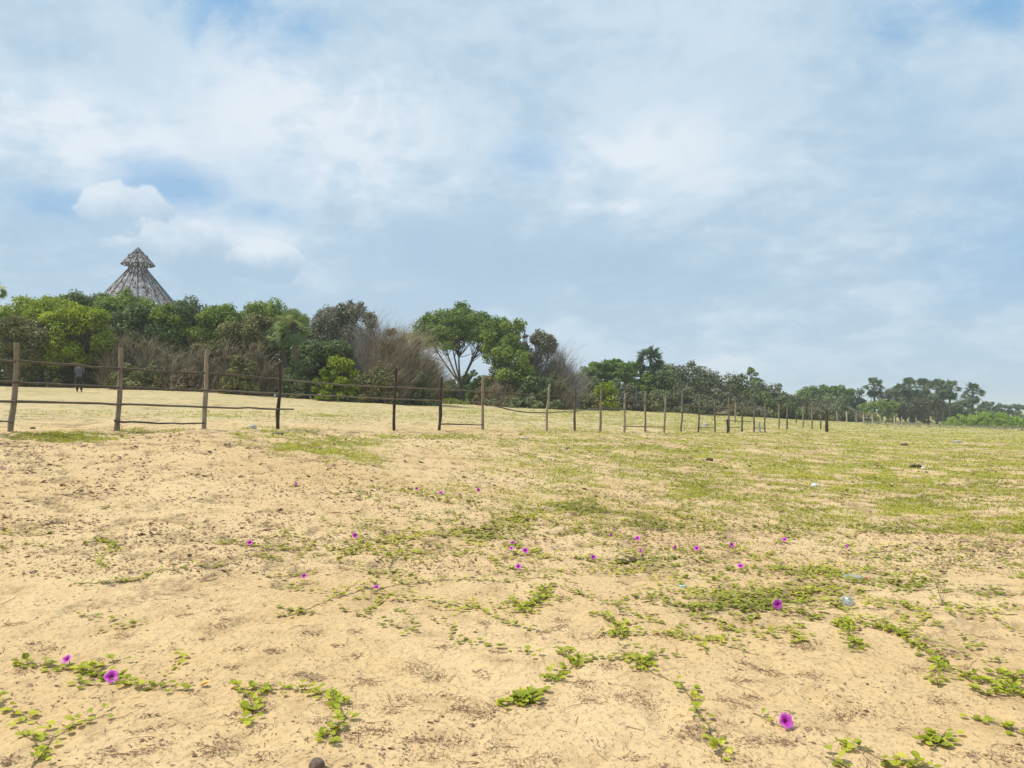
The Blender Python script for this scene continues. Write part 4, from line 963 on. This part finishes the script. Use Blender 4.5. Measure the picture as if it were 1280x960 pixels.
# --- far grove
FG = 'trees of the far grove'
for (x, t, w, d, cb, pal, lab) in [(1020, 477, 36, 195, .3, 'tree', 'leftmost broad tree of the far grove'), (1052, 479, 26, 195, .4, 'tree', 'small flat crowned tree in the far grove'), (1070, 484, 30, 198, .2, 'palmfar', 'low tree left of the first far palm'),
                                   (1040, 490, 40, 190, .1, 'dark', 'dark low tree under the left of the far grove'), (1118, 482, 36, 192, .1, 'hill', 'brownish dark tree between first and second far palm'), (1140, 488, 40, 190, .05, 'hill', 'brownish low tree under the second far palm'), (1098, 498, 40, 186, .05, 'green', 'green low tree under the first far palm'),
                                   (1160, 492, 36, 196, .05, 'hill', 'dark low tree under the third far palm'), (1200, 496, 30, 205, .1, 'dark', 'dark tree between the fourth and last palm'), (1235, 500, 22, 240, .3, 'palmfar', 'small hazy tree right of the last palm'), (1258, 502, 34, 250, .35, 'palmfar', 'hazy spreading tree near the right edge'),
                                   (1276, 512, 30, 290, .2, 'palmfar', 'faintest far tree at the right picture edge'), (1262, 517, 46, 260, 0, 'dark', 'low hazy thicket behind the bright mound, right'), (1320, 512, 70, 280, 0, 'dark', 'hazy thicket outside the right edge'), (1182, 500, 34, 204, .1, 'dark', 'dark low tree behind the palm trunks'), (1225, 508, 34, 215, .05, 'dark', 'low dark tree behind the bright mound')]:
    tree(x, t, w, d, pal, lab, cb, 'round', ncl=20, maxn=5000, group=FG, leaf=.42)
for (x, t, w, d, lab) in [(1092, 471, 25, 190, 'first fan palm of the far grove, with sky showing through'), (1137, 471, 25, 190, 'second fan palm of the far grove'), (1155, 472, 24, 196, 'third fan palm of the far grove, close to the second'), (1171, 473, 27, 188, 'fourth fan palm of the far grove, dark trunk showing'),
                          (1189, 474, 24, 191, 'fifth fan palm of the far grove, bare trunk showing'), (1216, 478, 26, 198, 'last fan palm of the far grove, standing apart'), (1178, 482, 18, 200, 'shorter fan palm tucked between the fourth and fifth'), (1125, 478, 20, 202, 'shorter fan palm left of the second')]:
    fan_palm(x, t, w * 1.2, d, lab, 30, 'palmfar', FG, .24, 16)
tree(1230, 513, 112, 150, 'mound', 'broad bright green mound of scrub at the right', 0, 'dome', name='bush', cat='bush', maxn=15000, ncl=150, leaf=.24)
tree(1280, 522, 120, 146, 'mound', 'green mound of scrub cut by the right edge', 0, 'dome', name='bush', cat='bush', maxn=9000, ncl=90, leaf=.26)
tree(1330, 505, 80, 170, 'dark', 'dark scrub outside the right edge', 0, 'dome', name='bush', cat='bush', maxn=6000, ncl=30, leaf=.3)
# low grey scrub flat on the ground at the far right
def low_scrub():
    x, y = scatter_px(26000, 1080, 1340, 527, 548, 1.0)
    px, py = to_px(x, y, ground_z(x, y, False)); lim = 531 + (px - 1080) * .035
    k = (py < lim + rng.normal(0, 1.6, len(px))) & (fbm(x / 3, y / 3, 5, 3) > .42); x, y = x[k], y[k]; n = len(x)
    mb = MB(); q1, q2 = small_leaves(x, y, rng.uniform(.12, .28, n), rng.uniform(.02, .35, n)); t = rng.uniform(0, 1, n); mb.polys(q1, t); mb.polys(q2, t)
    tag(mb.build('low_scrub', M['grey']), 'low grey green scrub covering the far sand at the right', 'scrub', kind='stuff')
low_scrub()

# ------------------------------------------------------------------ timber roofed pavilion
def pavilion():
    D = 92; c = gat(170, D); s = D / 960; root = empty('timber_pavilion', c, 'tall conical timber lattice roof with small cap, behind the hedge', 'pavilion'); loc = np.array(root.location)
    zz = lambda py: P(170, py, D)[2]
    K = 12; th = (np.arange(K) + .35) * 2 * math.pi / K
    slope = 31 / 40.; r_neck = 10.5 * s; z_neck = zz(336); r_eave = 66 * s; z_eave = z_neck - (r_eave - r_neck) * 1.24
    def cone(rb, zb, rt, zt, name, K, rad, step, gap):
        rf = MB(); rd = root
        for a in np.arange(K) * 2 * math.pi / K + .2:
            d = np.array([math.cos(a), math.sin(a), 0])
            rf.tube([c * [1, 1, 0] + d * (rb - .02) + [0, 0, zb], c * [1, 1, 0] + d * max(rt - .02, .02) + [0, 0, zt]], [rad, rad * .8], 6)
        pl = MB(); n = int(math.hypot(rb - rt, zt - zb) / step)
        for i in range(n):
            t = (i + .5) / n; r = rb + (rt - rb) * t; z = zb + (zt - zb) * t; m = max(8, int(2 * math.pi * r / .30)); 
            sl = unit(np.array([rt - rb, 0, zt - zb]))
            for j in range(m):
                if rng.uniform() < gap: continue
                a = (j + rng.uniform(-.25, .25)) * 2 * math.pi / m; ca, sa = math.cos(a), math.sin(a)
                ez = np.array([sl[0] * ca, sl[0] * sa, sl[2]]); ex = np.array([-sa, ca, 0]); ey = np.cross(ez, ex)
                ct = c * [1, 1, 0] + [ca * r, sa * r, z] + ey * rng.uniform(.0, .05)
                tw = rng.normal(0, .10); e1 = ex * math.cos(tw) + ez * math.sin(tw); e2 = np.cross(ey, e1)
                pl.box(ct, (rng.uniform(.17, .30), .03, step * rng.uniform(.9, 1.5)), np.stack([e1, ey, e2], 1), rng.uniform(0, 1))
        rg = MB()
        for i in range(0, n + 1, 3):
            t = i / n; r = (rb + (rt - rb) * t) * .985; z = zb + (zt - zb) * t; a = np.linspace(0, 2 * math.pi, 33)
            rg.tube(np.stack([c[0] + r * np.cos(a), c[1] + r * np.sin(a), z + 0 * a], -1), .04, 5, cap=False)
        o = pl.build(name, M['roof'], root, loc); rf.build('rafters', M['roofdark'], o, None) if False else None
        rf.build('rafters', M['roofdark'], root, loc); rg.build('purlins', M['roofdark'], root, loc)
    cone(r_eave, z_eave, r_neck, z_neck, 'lower_roof', 24, .07, .40, .13)
    # neck: posts and slats
    zc = zz(322); nk = MB()
    for a in np.arange(14) * 2 * math.pi / 14:
        d = np.array([math.cos(a), math.sin(a), 0]) * r_neck; nk.tube([c * [1, 1, 0] + d + [0, 0, z_neck - .3], c * [1, 1, 0] + d * 1.06 + [0, 0, zc + .3]], .055, 6, rng.uniform(0, 1))
    for z in np.linspace(z_neck, zc, 4):
        a = np.linspace(0, 2 * math.pi, 25); nk.tube(np.stack([c[0] + r_neck * 1.03 * np.cos(a), c[1] + r_neck * 1.03 * np.sin(a), z + 0 * a], -1), .045, 5, cap=False)
    nk.build('neck', M['roof'], root, loc)
    mast = MB(); mast.tube([c + [0, 0, -.3], [c[0], c[1], zz(310)]], [.20, .10], 8); mast.build('mast', M['roofdark'], root, loc)
    cone(19.5 * s, zz(331), .6 * s, zz(309.5), 'cap_roof', 14, .06, .30, .10)
    ps = MB()
    for a in np.arange(12) * 2 * math.pi / 12:
        p = MB(); d = np.array([math.cos(a), math.sin(a), 0]) * r_eave * .93; p.tube([c + d - [0, 0, .4], [c[0] + d[0], c[1] + d[1], z_eave + .45]], [.16, .13], 8); p.build('pillar', M['roofdark'], root, loc)
pavilion()

# ------------------------------------------------------------------ standing person
def skin_mesh(name, verts, edges, radii, mat, parent, sub=2, rootv=0):
    me = bpy.data.meshes.new(name); me.from_pydata([tuple(v) for v in verts], edges, []); me.materials.append(mat)
    o = bpy.data.objects.new(name, me); COL.objects.link(o)
    sk = o.modifiers.new('skin', 'SKIN'); sk.use_smooth_shade = True
    me.skin_vertices or None
    if not me.skin_vertices: 
        bpy.context.view_layer.objects.active = o
    for i, r in enumerate(radii):
        sv = me.skin_vertices[0].data[i]; sv.radius = (r, r) if not isinstance(r, tuple) else r; sv.use_root = (i == rootv)
    ss = o.modifiers.new('sub', 'SUBSURF'); ss.levels = ss.render_levels = sub
    dg = bpy.context.evaluated_depsgraph_get(); me2 = bpy.data.meshes.new_from_object(o.evaluated_get(dg))
    bpy.data.objects.remove(o); o = bpy.data.objects.new(name, me2); me2.name = name
    if not me2.materials: me2.materials.append(mat)
    for p in me2.polygons: p.use_smooth = True
    COL.objects.link(o); o.parent = parent; return o

def person():
    g = gat(99, 43.5); root = empty('person', g, 'person seen from behind in pale grey shirt and black trousers, arms bent forward', 'person'); root.rotation_euler = (0, 0, R(12))
    # facing away from the camera (+y); x is right
    V = [(0, 0, .92), (0, .0, 1.08), (0, -.01, 1.25), (0, -.01, 1.38), (0, .01, 1.46), (0, .02, 1.53), (0, .03, 1.62),
         (.17, 0, 1.38), (.25, .03, 1.14), (.17, .24, 1.17), (.14, .31, 1.20),
         (-.17, 0, 1.38), (-.25, .02, 1.14), (-.17, .22, 1.12), (-.14, .29, 1.13),
         (.09, 0, .86), (.11, .02, .48), (.12, -.02, .10), (.13, .10, .03),
         (-.09, 0, .86), (-.10, .03, .48), (-.11, .02, .10), (-.12, .14, .03)]
    E = [(0, 1), (1, 2), (2, 3), (3, 4), (4, 5), (5, 6), (3, 7), (7, 8), (8, 9), (9, 10), (3, 11), (11, 12), (12, 13), (13, 14), (0, 15), (15, 16), (16, 17), (17, 18), (0, 19), (19, 20), (20, 21), (21, 22)]
    Rr = [(.14, .10), (.125, .095), (.15, .10), (.14, .09), .055, .075, .085, .055, .042, .036, .026, .055, .042, .036, .026, .085, .06, .042, .032, .085, .06, .042, .032]
    # fingers rooted in the palms
    for hi, sg in ((10, 1), (14, -1)):
        hx, hy, hz = V[hi]
        for k, l in enumerate((.055, .065, .06, .045)):
            b = len(V); x = hx + (k - 1.5) * .018
            V += [(x, hy + .05, hz + .012), (x, hy + .05 + l * .6, hz - .005)]; E += [(hi, b), (b, b + 1)]; Rr += [.010, .008]
        b = len(V); V += [(hx - sg * .035, hy + .02, hz + .02), (hx - sg * .045, hy + .05, hz + .02)]; E += [(hi, b), (b, b + 1)]; Rr += [.011, .009]
    skin_mesh('body', V, E, Rr, M['skin'], root)
    S = [(0, 0, .90), (0, 0, 1.08), (0, -.01, 1.25), (0, -.01, 1.38), (0, 0, 1.43), (.17, 0, 1.385), (.235, .02, 1.20), (-.17, 0, 1.385), (-.235, .01, 1.20)]
    skin_mesh('shirt', S, [(0, 1), (1, 2), (2, 3), (3, 4), (3, 5), (5, 6), (3, 7), (7, 8)], [(.175, .125), (.165, .12), (.185, .125), (.16, .11), .075, .08, .068, .08, .068], M['shirt'], root)
    T = [(0, 0, .96), (0, 0, .88), (.095, 0, .80), (.11, .02, .48), (.12, -.015, .13), (-.095, 0, .80), (-.10, .03, .48), (-.11, .02, .13)]
    skin_mesh('trousers', T, [(0, 1), (1, 2), (2, 3), (3, 4), (1, 5), (5, 6), (6, 7)], [(.15, .11), (.165, .125), .105, .078, .065, .105, .078, .065], M['trousers'], root)
    Hh = [(0, -.005, 1.56), (0, .0, 1.64), (0, .02, 1.685)]
    skin_mesh('hair', Hh, [(0, 1), (1, 2)], [(.075, .07), (.092, .09), (.075, .075)], M['hair'], root)
person()

# ------------------------------------------------------------------ light and sky
SUN_EL, SUN_AZ = R(60), R(-92)   # azimuth from +Y towards +X; the sun stands ahead of the camera to the left
sdir = Vector((math.sin(SUN_AZ) * math.cos(SUN_EL), math.cos(SUN_AZ) * math.cos(SUN_EL), math.sin(SUN_EL)))
sl = bpy.data.lights.new('sun', 'SUN'); sl.energy = 4.2; sl.angle = R(1.2); sl.color = (1, .95, .86)
so = bpy.data.objects.new('sun', sl); COL.objects.link(so); so.rotation_euler = (-sdir).to_track_quat('-Z', 'Y').to_euler(); so.location = (0, 0, 60)

def sky():
    w = bpy.data.worlds.new('World'); scene.world = w; w.use_nodes = True; nt = w.node_tree; nt.nodes.clear()
    sk = N(nt, 'ShaderNodeTexSky', sky_type='NISHITA'); sk.sun_disc = False; sk.sun_elevation = SUN_EL; sk.sun_rotation = SUN_AZ; sk.dust_density = 2.5; sk.air_density = 1.2
    tc = N(nt, 'ShaderNodeTexCoord'); D = tc.outputs['Generated']
    sx = N(nt, 'ShaderNodeSeparateXYZ'); nt.links.new(D, sx.inputs[0])
    den = math_(nt, 'ADD', math_(nt, 'MAXIMUM', sx.outputs[2], 0.0), .30)
    u = math_(nt, 'DIVIDE', sx.outputs[0], den); v = math_(nt, 'DIVIDE', sx.outputs[1], den)
    cb = N(nt, 'ShaderNodeCombineXYZ'); nt.links.new(u, cb.inputs[0]); nt.links.new(v, cb.inputs[1]); cb.inputs[2].default_value = 3.7
    cl = cb.outputs[0]
    n1 = noise(nt, cl, 1.15, 9, .55, .25); n2 = noise(nt, cl, 4.2, 9, .6, .25); n4 = noise(nt, cl, 13, 8, .62, .2)
    mp = N(nt, 'ShaderNodeMapping'); mp.inputs['Location'].default_value = (4.2, 9.1, 1.3); nt.links.new(cl, mp.inputs[0]); n3 = noise(nt, mp.outputs[0], .55, 3, .5)
    # cloud body brightness
    body = math_(nt, 'ADD', math_(nt, 'MULTIPLY', n1, .52), math_(nt, 'ADD', math_(nt, 'MULTIPLY', n2, .32), math_(nt, 'MULTIPLY', n4, .16)))
    shade = maprange(nt, body, .43, .585)
    # wobble used for the edges of the openings
    wob = math_(nt, 'MULTIPLY', math_(nt, 'SUBTRACT', noise(nt, D, 6.5, 9, .62, .4), .5), 4.6)
    def patch(px, py, rx, ry, wt=1., wobk=1.):
        d = P(px, py, 1.0) - np.array([0, 0, CAM_H]); d = d / np.linalg.norm(d)
        right = unit(np.cross(d, [0, 0, 1.])); up = np.cross(right, d)
        def dot(vec, sc):
            m = N(nt, 'ShaderNodeVectorMath', operation='DOT_PRODUCT'); nt.links.new(D, m.inputs[0]); m.inputs[1].default_value = tuple(vec * sc); return m.outputs['Value']
        a = dot(right, 960 / rx); b = dot(up, 960 / ry); f = dot(d, 1.)
        q = math_(nt, 'SQRT', math_(nt, 'ADD', math_(nt, 'MULTIPLY', a, a), math_(nt, 'MULTIPLY', b, b)))
        q = math_(nt, 'ADD', q, math_(nt, 'MULTIPLY', wob, wobk))
        m = math_(nt, 'MULTIPLY', maprange(nt, q, 1.5, -.1), wt)
        return math_(nt, 'MULTIPLY', m, math_(nt, 'GREATER_THAN', f, 0.2)), b
    # crisp heaped cloud with a shaded underside
    def heap(px, py, rx, ry):
        d = P(px, py, 1.0) - np.array([0, 0, CAM_H]); d = d / np.linalg.norm(d); right = unit(np.cross(d, [0, 0, 1.])); up = np.cross(right, d)
        def dot(vec, sc):
            m = N(nt, 'ShaderNodeVectorMath', operation='DOT_PRODUCT'); nt.links.new(D, m.inputs[0]); m.inputs[1].default_value = tuple(vec * sc); return m.outputs['Value']
        a = dot(right, 960 / rx); b = dot(up, 960 / ry); bb = math_(nt, 'MULTIPLY', b, 1.0)
        q = math_(nt, 'SQRT', math_(nt, 'ADD', math_(nt, 'MULTIPLY', a, a), math_(nt, 'MULTIPLY', bb, bb)))
        q = math_(nt, 'ADD', q, math_(nt, 'MULTIPLY', math_(nt, 'SUBTRACT', noise(nt, D, 16, 7, .55), .5), 2.4))
        m = math_(nt, 'MULTIPLY', maprange(nt, q, 1.05, .86), math_(nt, 'GREATER_THAN', dot(d, 1.), .2))
        lit = maprange(nt, math_(nt, 'ADD', b, math_(nt, 'MULTIPLY', math_(nt, 'SUBTRACT', noise(nt, D, 12, 5, .6), .5), 3.)), -.5, .8)
        return m, lit
    # openings where blue shows
    gap = None
    for a in ((298, -8, 100, 44), (378, 34, 46, 36), (222, 236, 74, 24, .85), (75, 252, 60, 16, .7), (1262, 8, 90, 40), (672, 190, 50, 26, .5), (1300, 310, 110, 60, .45), (330, 265, 50, 18, .6)):
        m, _ = patch(*a); gap = m if gap is None else math_(nt, 'MAXIMUM', gap, m)
    gap = math_(nt, 'MULTIPLY', gap, .9)
    white = None
    for a in ((165, 262, 46, 30), (205, 285, 80, 34), (320, 310, 60, 30), (415, 352, 60, 34), (500, 355, 60, 14), (770, 258, 60, 12), (820, 190, 150, 45), (940, 220, 120, 26), (60, 150, 140, 60), (380, 140, 160, 90), (905, 455, 40, 16)):
        m, _ = patch(*a); white = m if white is None else math_(nt, 'MAXIMUM', white, m)
    grey = None
    for a in ((235, 310, 75, 40), (60, 300, 110, 36), (60, 40, 200, 60), (1080, 180, 240, 90), (700, 330, 350, 40)):
        m, _ = patch(*a); grey = m if grey is None else math_(nt, 'MAXIMUM', grey, m)
    lum = math_(nt, 'ADD', math_(nt, 'MULTIPLY', shade, .55), math_(nt, 'SUBTRACT', math_(nt, 'MULTIPLY', white, .38), math_(nt, 'MULTIPLY', grey, .22)))
    lum = math_(nt, 'ADD', lum, .18, clamp=True)
    r = ramp(nt, [(0, (.435, .59, .745)), (.35, (.49, .645, .79)), (.7, (.60, .735, .855)), (1, (.77, .85, .93))]); nt.links.new(lum, r.inputs[0])
    blue = mixc(nt, .9, mixc(nt, 1., sk.outputs[0], (.1, .1, .1), 'MULTIPLY'), (.22, .47, .77))
    thin = maprange(nt, n3, .42, .30)      # thin places elsewhere
    g2 = math_(nt, 'MAXIMUM', gap, math_(nt, 'MULTIPLY', math_(nt, 'MULTIPLY', thin, .45), maprange(nt, sx.outputs[2], .1, .4)))
    col = mixc(nt, g2, r.outputs[0], blue)
    for a in ((170, 266, 46, 30), (240, 308, 64, 34), (330, 325, 40, 22)):
        m, lit = heap(*a); col = mixc(nt, math_(nt, 'MULTIPLY', m, .8), col, mixc(nt, lit, (.43, .59, .745), (.77, .845, .92)))
    hz = maprange(nt, sx.outputs[2], .16, -.02)
    col = mixc(nt, math_(nt, 'MULTIPLY', hz, .6), col, (.52, .655, .785))
    bg = N(nt, 'ShaderNodeBackground'); bg.inputs['Strength'].default_value = .12
    col = mixc(nt, 1., col, (1 / .12,) * 3, 'MULTIPLY'); nt.links.new(col, bg.inputs['Color'])
    out = N(nt, 'ShaderNodeOutputWorld'); nt.links.new(bg.outputs[0], out.inputs[0])
    w.cycles.sampling_method = 'MANUAL'; w.cycles.sample_map_resolution = 512
sky()

# haze
HAZE = 0.0005
if HAZE:
    mb = MB(); mb.box((0, 1200, 12.5), (7000, 7000, 37)); m_, nt = new_mat('haze')
    pv = N(nt, 'ShaderNodeVolumePrincipled'); pv.inputs['Color'].default_value = (.80, .88, .97, 1); pv.inputs['Density'].default_value = HAZE; pv.inputs['Anisotropy'].default_value = .3
    out = N(nt, 'ShaderNodeOutputMaterial'); nt.links.new(pv.outputs[0], out.inputs['Volume'])
    tag(mb.build('haze', m_), 'pale sea haze hanging over the whole beach', 'haze', kind='stuff')

scene.view_settings.view_transform = 'Standard'; scene.view_settings.look = 'None'; scene.view_settings.exposure = 0; scene.view_settings.gamma = 1
scene.view_settings.use_curve_mapping = False
cy = scene.cycles
cy.max_bounces = 6; cy.diffuse_bounces = 3; cy.transmission_bounces = 4; cy.volume_bounces = 1; cy.transparent_max_bounces = 8
cy.use_denoising = True
cy.use_adaptive_sampling = True; cy.adaptive_threshold = .02
